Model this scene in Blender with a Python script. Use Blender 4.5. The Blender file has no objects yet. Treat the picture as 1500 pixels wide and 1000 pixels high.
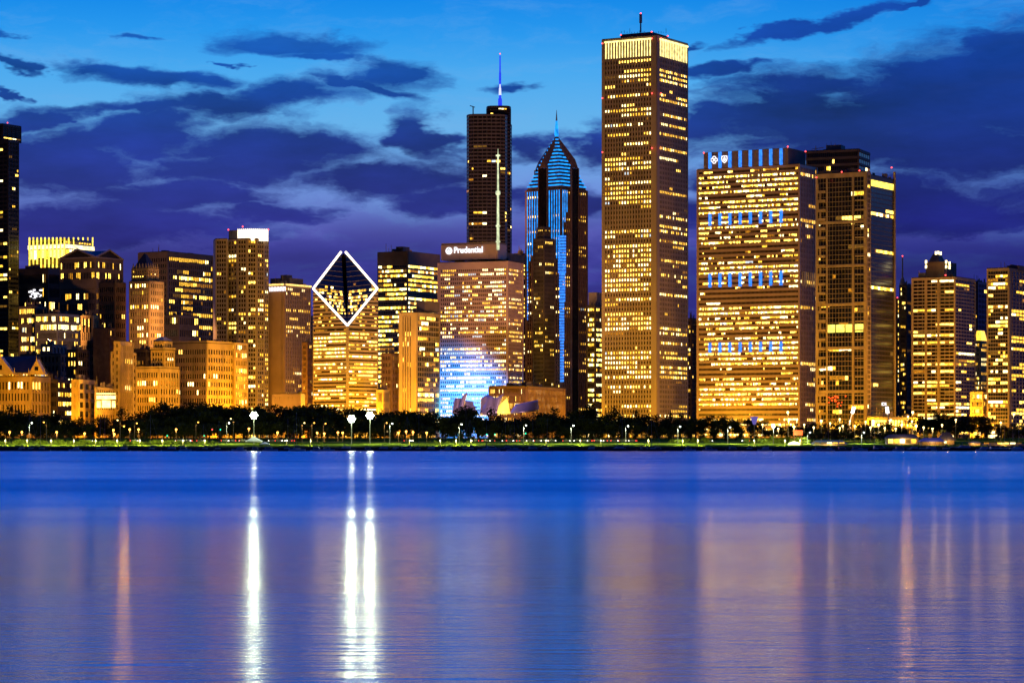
import bpy, math, random
from mathutils import Vector, Matrix
random.seed(7)
R = math.radians
scene = bpy.context.scene
col = scene.collection
# ---------------------------------------------------------------- camera
F = 3986.0; CX = 750.0; HY = 647.0; CAMZ = 5.0       # focal length and horizon in photo pixels (1500 wide)
cam = bpy.data.cameras.new('camera'); cam_o = bpy.data.objects.new('camera', cam); col.objects.link(cam_o)
cam.sensor_width = 36; cam.lens = 36*F/1500; cam.shift_y = (HY-500)/1500
cam.clip_start = 0.5; cam.clip_end = 40000
cam_o.location = (0, 0, CAMZ); cam_o.rotation_euler = (R(90), 0, 0)
scene.camera = cam_o
scene.view_settings.view_transform = 'Standard'; scene.view_settings.look = 'None'
scene.view_settings.exposure = 0.0; scene.view_settings.gamma = 1.0
scene.cycles.max_bounces = 4; scene.cycles.diffuse_bounces = 2; scene.cycles.glossy_bounces = 3
scene.cycles.transmission_bounces = 2; scene.cycles.volume_bounces = 0
scene.cycles.caustics_reflective = False; scene.cycles.caustics_refractive = False
scene.cycles.use_denoising = True

def lin(r, g, b):
    f = lambda c: (c/12.92 if c <= .04045 else ((c+.055)/1.055)**2.4)
    return (f(r/255), f(g/255), f(b/255), 1)

# ---------------------------------------------------------------- world: dusk sky with cloud banks, by direction
def build_world():
    w = bpy.data.worlds.new('World'); scene.world = w; w.use_nodes = True
    nt = w.node_tree; N = nt.nodes; L = nt.links; N.clear()
    def new(t, **k):
        n = N.new(t)
        for a, b in k.items(): setattr(n, a, b)
        return n
    def put(s, v):
        if hasattr(v, 'is_linked') or isinstance(v, bpy.types.NodeSocket): L.new(v, s)
        else: s.default_value = v
    def M(op, a, b=None, c=None, clamp=False):
        n = new('ShaderNodeMath', operation=op, use_clamp=clamp); put(n.inputs[0], a)
        if b is not None: put(n.inputs[1], b)
        if c is not None: put(n.inputs[2], c)
        return n.outputs[0]
    def mix(f, a, b):
        n = new('ShaderNodeMix', data_type='RGBA'); put(n.inputs[0], f); put(n.inputs[6], a); put(n.inputs[7], b); return n.outputs[2]
    def smooth(v, a, b, c=0., d=1.):
        n = new('ShaderNodeMapRange', interpolation_type='SMOOTHSTEP'); put(n.inputs[0], v)
        n.inputs[1].default_value = a; n.inputs[2].default_value = b; n.inputs[3].default_value = c; n.inputs[4].default_value = d
        return n.outputs[0]
    def ramp(v, v0, v1, stops):
        m = new('ShaderNodeMapRange'); put(m.inputs[0], v); m.inputs[1].default_value = v0; m.inputs[2].default_value = v1
        r = new('ShaderNodeValToRGB'); L.new(m.outputs[0], r.inputs[0]); e = r.color_ramp.elements
        r.color_ramp.interpolation = 'B_SPLINE' if False else 'LINEAR'
        while len(e) > 1: e.remove(e[-1])
        for i, (p, c) in enumerate(stops):
            p = (p-v0)/(v1-v0)
            if i == 0: e[0].position = p; e[0].color = lin(*c)
            else: q = e.new(p); q.color = lin(*c)
        return r.outputs[0]
    tc = new('ShaderNodeTexCoord'); sx = new('ShaderNodeSeparateXYZ'); L.new(tc.outputs['Generated'], sx.inputs[0])
    x, y, z = sx.outputs
    az = M('ARCTAN2', x, y)
    hyp = M('SQRT', M('ADD', M('ADD', M('MULTIPLY', x, x), M('MULTIPLY', y, y)), 1e-5))
    U = M('MULTIPLY', az, 3.986); V = M('MULTIPLY', M('DIVIDE', z, hyp), 3.986)
    p = new('ShaderNodeCombineXYZ'); L.new(U, p.inputs[0]); L.new(V, p.inputs[1]); p = p.outputs[0]
    def noise(vec, sc, sx_, sy_, det=6, off=0., out=0, rough=.55):
        m = new('ShaderNodeMapping'); L.new(vec, m.inputs[0]); m.inputs[3].default_value = (sx_, sy_, 1); m.inputs[1].default_value = (off, off*.7, off)
        n = new('ShaderNodeTexNoise'); L.new(m.outputs[0], n.inputs['Vector']); n.inputs['Scale'].default_value = sc
        n.inputs['Detail'].default_value = det; n.inputs['Roughness'].default_value = rough
        return n.outputs[out]
    def vm(op, a, b):
        n = new('ShaderNodeVectorMath', operation=op); put(n.inputs[0], a); put(n.inputs[1], b); return n.outputs[0]
    wn = noise(p, 5., 1, 2.4, 5, 3.1, 1, .6)
    warp = vm('MULTIPLY', vm('SUBTRACT', wn, (.5, .5, .5)), (.30, .085, 0))
    pw = vm('ADD', p, warp)
    def blobs(lst):
        f = None
        for (bx, by, hw, hh, rot) in lst:
            m = new('ShaderNodeMapping', vector_type='TEXTURE'); L.new(pw, m.inputs[0])
            m.inputs[1].default_value = ((bx-CX)/1000, (HY-by)/1000, 0); m.inputs[2].default_value = (0, 0, R(rot))
            m.inputs[3].default_value = (hw/1000, hh/1000, 1)
            n = new('ShaderNodeVectorMath', operation='LENGTH'); L.new(m.outputs[0], n.inputs[0])
            v = M('SUBTRACT', 1.0, n.outputs['Value'])
            f = v if f is None else M('SMOOTH_MAX', f, v, .12)
        return f
    dark = blobs([
        (435,60,135,19,-2),(478,82,70,10,0),(600,108,100,30,2),(545,128,90,14,-14),
        (150,108,75,16,-6),(235,124,130,20,-4),(410,140,150,26,3),(300,158,150,22,0),(180,168,200,14,3),
        (20,72,26,16,0),(47,108,22,11,0),(0,148,14,14,0),(210,60,40,6,0),(330,97,14,5,0),
        (205,192,120,48,0),(90,245,170,75,0),(40,190,90,22,0),(-60,260,140,90,0),
        (430,222,190,42,-4),(620,205,58,42,-30),(560,262,190,36,2),(320,250,170,36,0),(250,290,190,40,0),(690,285,130,26,0),
        (180,340,300,50,0),(400,315,110,24,0),
        (780,128,46,10,0),(775,216,60,24,8),(860,222,60,30,0),(830,290,120,30,0),
        (1180,150,190,52,8),(1300,175,330,80,6),(1420,160,240,100,14),(1340,130,180,70,14),(1470,115,140,85,20),(1300,210,260,50,0),(1060,175,80,34,10),(1600,150,200,110,0),(1440,230,220,70,0),
        (1200,38,160,12,13),(1065,103,80,13,-2),(1010,60,60,8,0),(1330,8,60,8,20),
        (1120,262,140,34,0),(1330,310,300,60,0),(1000,320,190,30,0),(1180,225,60,16,0)])
    fb = noise(vm('ADD', p, warp), 8., 1, 3.6, 8, 1.7, 0, .6)
    fb2 = noise(p, 3.2, 1, 3.2, 6, 8.3, 0, .58)
    field = M('ADD', M('ADD', dark, M('MULTIPLY', M('SUBTRACT', fb, .5), 1.25)), M('MULTIPLY', M('SUBTRACT', fb2, .5), .5))
    mask = smooth(field, -.16, .52)
    # below the cloud deck the whole sky is veiled
    low = smooth(V, .37, .26)
    lowm = M('MULTIPLY', low, smooth(fb2, .74, .50))
    mask = M('MAXIMUM', mask, M('MULTIPLY', lowm, .86))
    # clear sky, pale near the afterglow, azure above it
    base = ramp(V, -.4, 4.0, [(-.4,(20,20,46)),(0.,(62,56,124)),(.18,(66,60,148)),(.30,(98,96,186)),(.38,(112,150,222)),(.46,(104,180,236)),
                              (.54,(74,170,240)),(.60,(40,152,238)),(.66,(14,134,232)),(.9,(0,112,240)),(1.4,(0,104,250)),(2.2,(0,84,236)),(4.0,(0,30,120))])
    wl = smooth(U, .15, .75)
    base = mix(M('MULTIPLY', wl, .42), base, ramp(V, 0., .7, [(0.,(34,34,112)),(.3,(44,60,160)),(.45,(52,120,210)),(.55,(30,130,222)),(.7,(4,112,214))]))
    thin = smooth(noise(pw, 6., 1, 4., 6, 5.5, 0, .6), .45, .72)
    base = mix(M('MULTIPLY', thin, M('MULTIPLY', smooth(V, .9, .5), .30)), base, lin(120, 176, 232))
    cc = ramp(V, -.4, 2.0, [(-.4,(16,14,36)),(0.,(56,46,110)),(.16,(46,42,124)),(.26,(44,42,126)),(.36,(34,42,126)),(.44,(26,44,134)),(.52,(18,62,150)),(.6,(22,84,168)),(.75,(6,80,200)),(2.0,(0,70,210))])
    ccr = ramp(V, 0., .7, [(0.,(36,36,108)),(.2,(28,26,112)),(.35,(24,30,116)),(.45,(18,36,118)),(.55,(16,44,130)),(.7,(20,70,160))])
    cc = mix(M('MULTIPLY', smooth(U, .12, .4), .9), cc, ccr)
    sh = M('ADD', .90, M('MULTIPLY', M('SUBTRACT', fb2, .42), 2.2))
    ccs = new('ShaderNodeMix', data_type='RGBA', blend_type='MULTIPLY'); ccs.inputs[0].default_value = 1
    g = new('ShaderNodeCombineColor'); 
    for i in range(3): L.new(sh, g.inputs[i])
    L.new(cc, ccs.inputs[6]); L.new(g.outputs[0], ccs.inputs[7])
    rim = M('MULTIPLY', M('MULTIPLY', mask, M('SUBTRACT', 1., mask)), 1.1)
    skyc = mix(M('MULTIPLY', mask, .95), base, ccs.outputs[2])
    skyc = mix(M('MULTIPLY', rim, .2), skyc, lin(60, 96, 196))
    # the eastern sky, away from the afterglow, is night already
    east = smooth(y, .75, .15)
    skyc = mix(east, skyc, mix(smooth(z, .55, .95), lin(14, 12, 20), lin(0, 60, 170)))
    bg = new('ShaderNodeBackground'); L.new(skyc, bg.inputs[0]); L.new(M('ADD', 1., M('MULTIPLY', smooth(V, .72, 1.3), M('MULTIPLY', smooth(y, 0., .4), 2.1))), bg.inputs[1])
    out = new('ShaderNodeOutputWorld'); L.new(bg.outputs[0], out.inputs[0])
build_world()

# ---------------------------------------------------------------- materials
def pmat(name, c, rough=.7, var=.25, scale=.15, metal=0., spec=.4, c2=None, stretch=(1,1,1), bump=0.):
    m = bpy.data.materials.new(name); m.use_nodes = True; nt = m.node_tree; N = nt.nodes; L = nt.links
    b = N['Principled BSDF']; b.inputs['Roughness'].default_value = rough; b.inputs['Metallic'].default_value = metal
    b.inputs['Specular IOR Level'].default_value = spec
    g = N.new('ShaderNodeNewGeometry'); mp = N.new('ShaderNodeMapping'); mp.inputs[3].default_value = stretch; L.new(g.outputs['Position'], mp.inputs[0])
    n = N.new('ShaderNodeTexNoise'); n.inputs['Scale'].default_value = scale; n.inputs['Detail'].default_value = 5; L.new(mp.outputs[0], n.inputs['Vector'])
    r = N.new('ShaderNodeValToRGB'); L.new(n.outputs[0], r.inputs[0])
    r.color_ramp.elements[0].position = .3; r.color_ramp.elements[1].position = .7
    r.color_ramp.elements[0].color = tuple(v*(1-var) for v in c[:3])+(1,)
    d = c2 if c2 else c
    r.color_ramp.elements[1].color = tuple(min(1, v*(1+var)) for v in d[:3])+(1,)
    L.new(r.outputs[0], b.inputs['Base Color'])
    if bump:
        bm = N.new('ShaderNodeBump'); bm.inputs['Strength'].default_value = bump; L.new(n.outputs[0], bm.inputs['Height']); L.new(bm.outputs[0], b.inputs['Normal'])
    return m
def emat(name, c, s, noise=0., sample=False, scale=.6):
    m = bpy.data.materials.new(name); m.use_nodes = True; nt = m.node_tree; N = nt.nodes; L = nt.links
    b = N['Principled BSDF']; b.inputs['Base Color'].default_value = (.02, .02, .02, 1); b.inputs['Roughness'].default_value = .3
    b.inputs['Emission Color'].default_value = (*c[:3], 1); b.inputs['Emission Strength'].default_value = s
    if noise:
        g = N.new('ShaderNodeNewGeometry'); n = N.new('ShaderNodeTexNoise'); n.inputs['Scale'].default_value = scale; n.inputs['Detail'].default_value = 3
        L.new(g.outputs['Position'], n.inputs['Vector'])
        mr = N.new('ShaderNodeMapRange'); mr.inputs[1].default_value = .35; mr.inputs[2].default_value = .65
        mr.inputs[3].default_value = s*(1-noise); mr.inputs[4].default_value = s*(1+noise); L.new(n.outputs[0], mr.inputs[0])
        L.new(mr.outputs[0], b.inputs['Emission Strength'])
    m.cycles.emission_sampling = 'AUTO' if sample else 'NONE'
    return m
MT = {
 'glass': pmat('dark glazing', (.010,.010,.014), .18, .5, .05, spec=.5),
 'blueglass': pmat('blue glazing', (.012,.016,.035), .15, .4, .05, spec=.6),
 'brownglass': pmat('bronze glazing', (.022,.014,.010), .2, .4, .05, spec=.5),
 'granite': pmat('white granite', (.38,.29,.21), .7, .22, .06, stretch=(1,1,.3)),
 'lime': pmat('limestone', (.42,.32,.19), .8, .28, .12, stretch=(1,1,.4)),
 'terra': pmat('terracotta cream', (.54,.38,.15), .75, .30, .12, stretch=(1,1,.35)),
 'brick': pmat('brown brick', (.20,.11,.06), .85, .22, .3),
 'brickdark': pmat('dark brick', (.09,.06,.045), .85, .25, .3),
 'conc': pmat('concrete', (.34,.27,.20), .85, .16, .1),
 'concdark': pmat('dark concrete', (.20,.15,.115), .85, .2, .1),
 'alum': pmat('pinkish cladding', (.42,.29,.25), .45, .1, .1, metal=.3),
 'pink': pmat('pink stone', (.50,.33,.32), .6, .12, .08),
 'black': pmat('black steel', (.07,.052,.04), .5, .3, .1),
 'steel': pmat('grey steel', (.22,.22,.24), .5, .2, .3, metal=.5),
 'panel': pmat('brushed steel shell', (.30,.28,.36), .35, .15, .2, metal=.6),
 'roof': pmat('dark roof', (.05,.045,.05), .9, .3, .2),
 'slate': pmat('slate roof', (.03,.025,.03), .8, .3, .4),
 'copper': pmat('green copper roof', (.07,.10,.09), .6, .3, .3),
 'asphalt': pmat('asphalt', (.04,.035,.035), 1., .2, .6, spec=0.),
 'paint': pmat('road paint', (.75,.75,.7), .7, .08, .5),
 'kerb': pmat('kerb stone', (.16,.15,.14), .8, .15, .5),
 'seawall': pmat('wet seawall concrete', (.05,.05,.055), .7, .4, .4),
 'pole': pmat('painted pole', (.13,.13,.12), .5, .1, .5),
 'white': pmat('white gelcoat', (.55,.57,.62), .35, .08, .5),
 'navy': pmat('navy canvas', (.02,.035,.10), .8, .2, 1.),
 'darkhull': pmat('dark hull', (.02,.02,.028), .3, .2, .5),
 'wood': pmat('timber', (.14,.08,.04), .7, .25, 1.),
 'bark': pmat('bark', (.05,.035,.025), .9, .35, 1.5),
 'tyre': pmat('tyre rubber', (.015,.015,.015), .9, .2, 2.),
 'tentw': pmat('white tent canvas', (.62,.65,.60), .8, .06, .4),
 'bluetent': pmat('blue awning', (.05,.06,.28), .8, .15, .4),
}
LEAF = pmat('leaves', (.02,.026,.008), .9, .5, .45, spec=.05, c2=(.04,.045,.012))
SHRUB = pmat('shrub leaves', (.06,.09,.01), 1., .45, .5, spec=0., c2=(.13,.16,.02))
W = [emat('window bright', (1,.60,.09), 4.2, .5, scale=.9), emat('window yellow', (1,.52,.04), 2.1, .6, scale=.9), emat('window amber', (1,.38,.02), .6, .6, scale=.9),
     emat('window pale', (1,.80,.34), 4.6, .45, scale=.9), emat('window dim', (.9,.42,.05), .22, .6, scale=.9), emat('window cool', (.78,.92,1.), 1.2, .3)]
E_WHITE = emat('white lamp', (1,.95,.85), 6.); E_TUBE = emat('white light tube', (1,.82,.62), 3.2)
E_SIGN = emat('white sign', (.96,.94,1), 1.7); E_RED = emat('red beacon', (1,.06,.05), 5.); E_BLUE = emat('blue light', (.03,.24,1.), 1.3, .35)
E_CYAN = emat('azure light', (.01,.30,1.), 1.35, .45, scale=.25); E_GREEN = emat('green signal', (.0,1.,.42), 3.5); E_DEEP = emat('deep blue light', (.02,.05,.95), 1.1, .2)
E_CROWN = emat('lit crown', (1,.84,.45), 1.8, .4, scale=.25); E_YEL = emat('yellow crown light', (1,.70,.07), 2.2, .45, scale=.3); E_MAST = emat('mast floodlight glow', (.85,.95,.55), .95, .35, scale=.3)
E_ORANGE = emat('sodium lamp', (1,.42,.05), 9.); E_WARM = emat('warm globe', (1,.72,.22), 9.); E_REDD = emat('red sign', (1,.08,.01), 2.5); E_VIO = emat('violet light', (.25,.2,.8), .5)
E_FILL = emat('fill lamp glow', (.9,1,.4), .8); E_HEAD = emat('head lamp', (1,.88,.66), 9.); E_TAIL = emat('tail lamp', (1,.04,.02), 6.); E_FLOOD = emat('stadium lamp', (.90,1,.74), 26.); E_LAMPW = emat('street lamp white', (.92,1,.85), 10.)

# ---------------------------------------------------------------- helpers
class MB:
    def __init__(s): s.v = []; s.f = []; s.m = []
    def add(s, vs, fs, m=0):
        o = len(s.v); s.v += [tuple(v) for v in vs]; s.f += [tuple(i+o for i in f) for f in fs]; s.m += [m]*len(fs)
    def box(s, x0, x1, y0, y1, z0, z1, m=0):
        s.add([(x0,y0,z0),(x1,y0,z0),(x1,y1,z0),(x0,y1,z0),(x0,y0,z1),(x1,y0,z1),(x1,y1,z1),(x0,y1,z1)],
              [(0,3,2,1),(4,5,6,7),(0,1,5,4),(1,2,6,5),(2,3,7,6),(3,0,4,7)], m)
    def obox(s, O, d, n, a0, a1, b0, b1, z0, z1, m=0):
        q = lambda a, b, z: (O[0]+d[0]*a+n[0]*b, O[1]+d[1]*a+n[1]*b, z)
        s.add([q(a0,b1,z0),q(a1,b1,z0),q(a1,b0,z0),q(a0,b0,z0),q(a0,b1,z1),q(a1,b1,z1),q(a1,b0,z1),q(a0,b0,z1)],
              [(0,3,2,1),(4,5,6,7),(0,1,5,4),(1,2,6,5),(2,3,7,6),(3,0,4,7)], m)
    def prism(s, poly, z0, z1, m=0, bottom=True, top=True, poly2=None):
        n = len(poly); p2 = poly2 or poly
        z0s = z0 if isinstance(z0, (list, tuple)) else [z0]*n; z1s = z1 if isinstance(z1, (list, tuple)) else [z1]*n
        vs = [(x, y, z) for (x, y), z in zip(poly, z0s)]+[(x, y, z) for (x, y), z in zip(p2, z1s)]
        fs = [(i, (i+1) % n, n+(i+1) % n, n+i) for i in range(n)]
        if bottom: fs.append(tuple(range(n-1, -1, -1)))
        if top: fs.append(tuple(range(n, 2*n)))
        s.add(vs, fs, m)
    def cone(s, x, y, z0, z1, r0, r1, k=8, m=0):
        a = [(math.cos(2*math.pi*i/k), math.sin(2*math.pi*i/k)) for i in range(k)]
        s.prism([(x+r0*c, y+r0*t) for c, t in a], z0, z1, m, poly2=[(x+r1*c, y+r1*t) for c, t in a])
    def tube(s, p, q, r0, r1=None, k=6, m=0):
        p = Vector(p); q = Vector(q); r1 = r0 if r1 is None else r1; ax = (q-p).normalized()
        t = Vector((0,0,1)) if abs(ax.z) < .9 else Vector((1,0,0)); e = ax.cross(t).normalized(); g = ax.cross(e)
        A = [(math.cos(2*math.pi*i/k), math.sin(2*math.pi*i/k)) for i in range(k)]
        vs = [p+(e*c+g*n)*r0 for c, n in A]+[q+(e*c+g*n)*r1 for c, n in A]
        s.add(vs, [(i,(i+1)%k,k+(i+1)%k,k+i) for i in range(k)]+[tuple(range(k-1,-1,-1)), tuple(range(k,2*k))], m)
    def ball(s, c, r, m=0, k=8, rings=5):
        vs = []; fs = []
        for i in range(rings+1):
            ph = math.pi*i/rings
            for j in range(k):
                t = 2*math.pi*j/k; vs.append((c[0]+r*math.sin(ph)*math.cos(t), c[1]+r*math.sin(ph)*math.sin(t), c[2]+r*math.cos(ph)))
        for i in range(rings):
            for j in range(k): fs.append((i*k+j, (i+1)*k+j, (i+1)*k+(j+1)%k, i*k+(j+1)%k))
        s.add(vs, fs, m)
    def mesh(s, name, mats):
        me = bpy.data.meshes.new(name); me.from_pydata(s.v, [], s.f)
        for m in mats: me.materials.append(m)
        if len(mats) > 1: me.polygons.foreach_set('material_index', s.m)
        me.update(); return me
    def build(s, name, mats, parent=None, off=(0,0,0)):
        if not isinstance(mats, (list, tuple)): mats = [mats]
        if off != (0,0,0): s.v = [(x-off[0], y-off[1], z-off[2]) for x, y, z in s.v]
        o = bpy.data.objects.new(name, s.mesh(name, mats)); col.objects.link(o)
        if parent: o.parent = parent
        return o
def tag(o, label, cat, group=None, kind=None):
    if label: o['label'] = label
    if cat: o['category'] = cat
    if group: o['group'] = group
    if kind: o['kind'] = kind
    return o
def empty(name, loc, rz=0):
    o = bpy.data.objects.new(name, None); col.objects.link(o); o.location = loc; o.rotation_euler = (0,0,rz); o.empty_display_size = 1; return o
def light(kind, parent, loc, c, power, r=.5, aim=None, cone=60, blend=.6):
    l = bpy.data.lights.new('lamp_light', kind); l.color = c; l.energy = power; l.shadow_soft_size = r
    o = bpy.data.objects.new('lamp_light', l); col.objects.link(o); o.parent = parent; o.location = loc
    if kind == 'SPOT':
        l.spot_size = R(cone); l.spot_blend = blend
        o.rotation_euler = Vector(aim).to_track_quat('-Z', 'Y').to_euler()
    return o
def X(px, Y): return (px-CX)/F*Y
def Z(py, Y): return CAMZ+(HY-py)/F*Y
def gz(Y):
    pts = [(-3000,-5),(1500,-5),(1501,2.0),(1600,4.6),(1625,5.0),(1668,5.0),(1750,5.8),(2000,8),(60000,8)]
    for (a, za), (b, zb) in zip(pts, pts[1:]):
        if Y <= b: return za+(zb-za)*(Y-a)/(b-a)
    return 8
def copy_tree(o, parent=None):
    c = o.copy(); col.objects.link(c); c.parent = parent
    for ch in o.children: copy_tree(ch, c)
    return c
# landmarks, used in the labels of trees, lamps, boats and cars to say where they stand
LM = [(30,'the black tower'),(75,'the gabled orange palace'),(108,'the low dark office block'),(140,'the orange grid block'),(172,'the bright white entrance'),
 (200,'the stepped brick tower'),(262,'the domed orange block'),(343,'the wide orange hotel'),(395,'the white crowned tower'),(457,'the pale ribbed tower'),
 (510,'the diamond tower, west half'),(554,'the diamond tower, east half'),(587,'the old brown block'),(643,'the yellow striped tower'),(690,'the blue washed slab'),(718,'the white script sign slab'),
 (772,'the low gold annex, west end'),(828,'the low gold annex, east end'),(861,'the chevron crowned tower'),(883,'the white banded office block'),(955,'the tallest tower'),
 (1008,'the narrow face of the tallest tower'),(1060,'the blue barred tower, west end'),(1120,'the blue barred tower, middle'),(1196,'the blue barred tower, east end'),
 (1240,'the framed glass tower'),(1312,'the dark glass slab'),(1340,'the thin antenna tower'),(1385,'the balcony tower, west half'),(1430,'the balcony tower, east half'),(1460,'the golden crowned block'),(9999,'the easternmost apartment tower')]
def near(px):
    for x, n in LM:
        if px <= x: return n
PEND = {}
def later(o, base, cat, group, px):
    o['category'] = cat; o['group'] = group; PEND.setdefault(base, []).append((px, o))
ORD = ['first','second','third','fourth','fifth','sixth','seventh','eighth','ninth','tenth','eleventh','twelfth']
NUM = ['zero','one','two','three','four','five','six','seven','eight','nine','ten','eleven','twelve']
def settle_labels():
    for base, l in PEND.items():
        l.sort(key=lambda t: t[0]); n = len(l)
        for i, (px, o) in enumerate(l):
            if n == 1: o['label'] = base
            elif n == 2: o['label'] = base+', '+['left','right'][i]+' of two'
            elif n == 3: o['label'] = base+', '+['leftmost','middle','rightmost'][i]+' of three'
            else: o['label'] = base+', '+(ORD[i] if i < 12 else str(i+1))+' of '+(NUM[n] if n < 13 else str(n))

# ---------------------------------------------------------------- ground, lake, sea wall, road
def setting():
    b = MB(); ys = [-3000,1500,1501,1520,1550,1600,1625,1668,1700,1750,1850,2000,2400,3500,6000,12000,30000]
    xs = [-9000,-3000,-1200,-600,-300,0,300,600,1200,3000,9000]
    for y in ys:
        for x in xs: b.v.append((x*(1 if y < 6000 else 3), y, gz(y)))
    n = len(xs)
    for j in range(len(ys)-1):
        for i in range(n-1): b.f.append((j*n+i, j*n+i+1, (j+1)*n+i+1, (j+1)*n+i)); b.m.append(0)
    g = b.build('ground', pmat('park lawn', (.05,.085,.008), 1., .4, .12, spec=0., c2=(.11,.14,.012), bump=.2)); g['kind'] = 'structure'
    m = bpy.data.materials.new('lake water'); m.use_nodes = True; nt = m.node_tree; N = nt.nodes; L = nt.links
    p = N['Principled BSDF']; p.inputs['Base Color'].default_value = (.0,.042,.21,1); p.inputs['IOR'].default_value = 1.33
    ge = N.new('ShaderNodeNewGeometry'); sep = N.new('ShaderNodeSeparateXYZ'); L.new(ge.outputs['Position'], sep.inputs[0])
    def noise(sx, sy, sc, det=4):
        mp = N.new('ShaderNodeMapping'); mp.inputs[3].default_value = (sx, sy, 1); L.new(ge.outputs['Position'], mp.inputs[0])
        t = N.new('ShaderNodeTexNoise'); t.inputs['Scale'].default_value = sc; t.inputs['Detail'].default_value = det; L.new(mp.outputs[0], t.inputs['Vector']); return t.outputs[0]
    def rng(v, a, b_, c, d, interp='SMOOTHSTEP'):
        q = N.new('ShaderNodeMapRange'); q.interpolation_type = interp; L.new(v, q.inputs[0])
        for i, k in enumerate((a, b_, c, d)): q.inputs[i+1].default_value = k
        return q.outputs[0]
    def mth(op, a, b_):
        q = N.new('ShaderNodeMath'); q.operation = op
        for i, k in enumerate((a, b_)):
            if isinstance(k, (int, float)): q.inputs[i].default_value = k
            else: L.new(k, q.inputs[i])
        return q.outputs[0]
    # a breeze ruffles the water beyond about 170 m; near the camera it lies calm
    wob = mth('MULTIPLY', mth('SUBTRACT', noise(.05, .03, 1.), .5), 50.)
    dist = mth('ADD', sep.outputs[1], wob)
    ruff = rng(dist, 100, 300, 0., 1.)
    calm_far = mth('MULTIPLY', rng(dist, 330, 430, 0., 1.), rng(dist, 700, 560, 0., 1.))
    ruff = mth('SUBTRACT', ruff, mth('MULTIPLY', calm_far, .30))
    patch = rng(noise(.0022, .022, 1., 4), .36, .64, -.022, .022)
    L.new(mth('ADD', rng(ruff, 0, 1, WR0, WR1, 'LINEAR'), patch), p.inputs['Roughness'])
    # near: calm, wavelets tilt mostly sideways; beyond the breeze line crests lie across the view
    L.new(mth('ADD', rng(ruff, 0, .30, .45, 0., 'LINEAR'), rng(ruff, .30, .9, 0., .9, 'LINEAR')), p.inputs['Anisotropic'])
    tg = N.new('ShaderNodeCombineXYZ'); L.new(mth('LESS_THAN', ruff, .30), tg.inputs[0]); L.new(mth('GREATER_THAN', ruff, .2999), tg.inputs[1]); L.new(tg.outputs[0], p.inputs['Tangent'])
    bp = N.new('ShaderNodeBump'); bp.inputs['Distance'].default_value = 1.
    h = mth('ADD', mth('MULTIPLY', noise(.03, .30, 1., 4), .085), mth('MULTIPLY', noise(.4, 2.0, 1., 4), .06))
    L.new(mth('MULTIPLY', h, rng(ruff, 0, 1, 1., 3.5, 'LINEAR')), bp.inputs['Height']); L.new(rng(ruff, 0, 1, .8, 1.), bp.inputs['Strength']); L.new(bp.outputs[0], p.inputs['Normal'])
    b = MB(); b.add([(-9000,-3000,0),(9000,-3000,0),(9000,1500.2,0),(-9000,1500.2,0)], [(0,1,2,3)])
    w = b.build('water', m); w['kind'] = 'structure'
    b = MB(); b.box(-2600,2600,1500,1505,-5,2.3); b.box(-2600,2600,1497,1500,-5,.9)
    for i in range(-50,51): b.box(i*12-.3,i*12+.3,1496.6,1497,-5,1.3)
    tag(b.build('seawall', MT['seawall']), 'long dark concrete seawall between the lake and the lit lawn', 'wall')
    b = MB(); b.add([(-3000,1632,gz(1640)+.004),(3000,1632,gz(1640)+.004),(3000,1660,gz(1640)+.004),(-3000,1660,gz(1640)+.004)], [(0,1,2,3)])
    r = b.build('road', MT['asphalt']); r['kind'] = 'structure'
    b = MB()
    for y in (1638.8, 1642.3, 1649.8, 1653.3):
        for i in range(-150, 150): b.box(i*9, i*9+3, y-.08, y+.08, 5.008, 5.012)
    r = b.build('road_markings', MT['paint']); r['kind'] = 'structure'
    b = MB(); b.box(-3000,3000,1631.4,1632,4.8,5.13); b.box(-3000,3000,1660,1660.6,4.8,5.13); b.box(-3000,3000,1645.4,1646.6,4.8,5.14)
    r = b.build('kerb', MT['kerb']); r['kind'] = 'structure'
    b = MB(); b.add([(-3000,1507,gz(1507)+.006),(3000,1507,gz(1507)+.006),(3000,1511,gz(1511)+.006),(-3000,1511,gz(1511)+.006)], [(0,1,2,3)])
    r = b.build('path', MT['asphalt']); r['kind'] = 'structure'
WR0, WR1 = .165, .250
setting()

# ---------------------------------------------------------------- buildings
QUAD = []
for i, wm in enumerate(W):
    q = MB(); q.add([(0,0,0),(1,0,0),(1,0,1),(0,0,1)], [(0,1,2,3)]); QUAD.append(q.mesh('window', [wm]))
def S(n, m, p=.25, **k):
    d = dict(n=n, m=m, p=p, pw=.35, sf=.4, pd=.5, sd=.3, ml=1., mr=1., top=2., full=.05, cor=.55, w=(5,6,3,3,3,.3), lf=None, fr=None, wh=(.75,1.), skip=0)
    d.update(k); return d
def boxpoly(xl, xc, xr, Y, th, depth=None):
    t = R(th); u = (-math.cos(t), math.sin(t)); v = (math.sin(t), math.cos(t)); Cx, Cy = X(xc, Y), Y
    def hit(px, dr):
        k = (px-CX)/F; return (k*Cy-Cx)/(dr[0]-k*dr[1])
    wl = hit(xl, u); wr = depth if depth else hit(xr, v)
    return [(Cx+u[0]*wl, Cy+u[1]*wl), (Cx, Cy), (Cx+v[0]*wr, Cy+v[1]*wr), (Cx+u[0]*wl+v[0]*wr, Cy+u[1]*wl+v[1]*wr)]
def inset(poly, k):
    cx = sum(p[0] for p in poly)/len(poly); cy = sum(p[1] for p in poly)/len(poly)
    return [(cx+(x-cx)*k, cy+(y-cy)*k) for x, y in poly]
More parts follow.
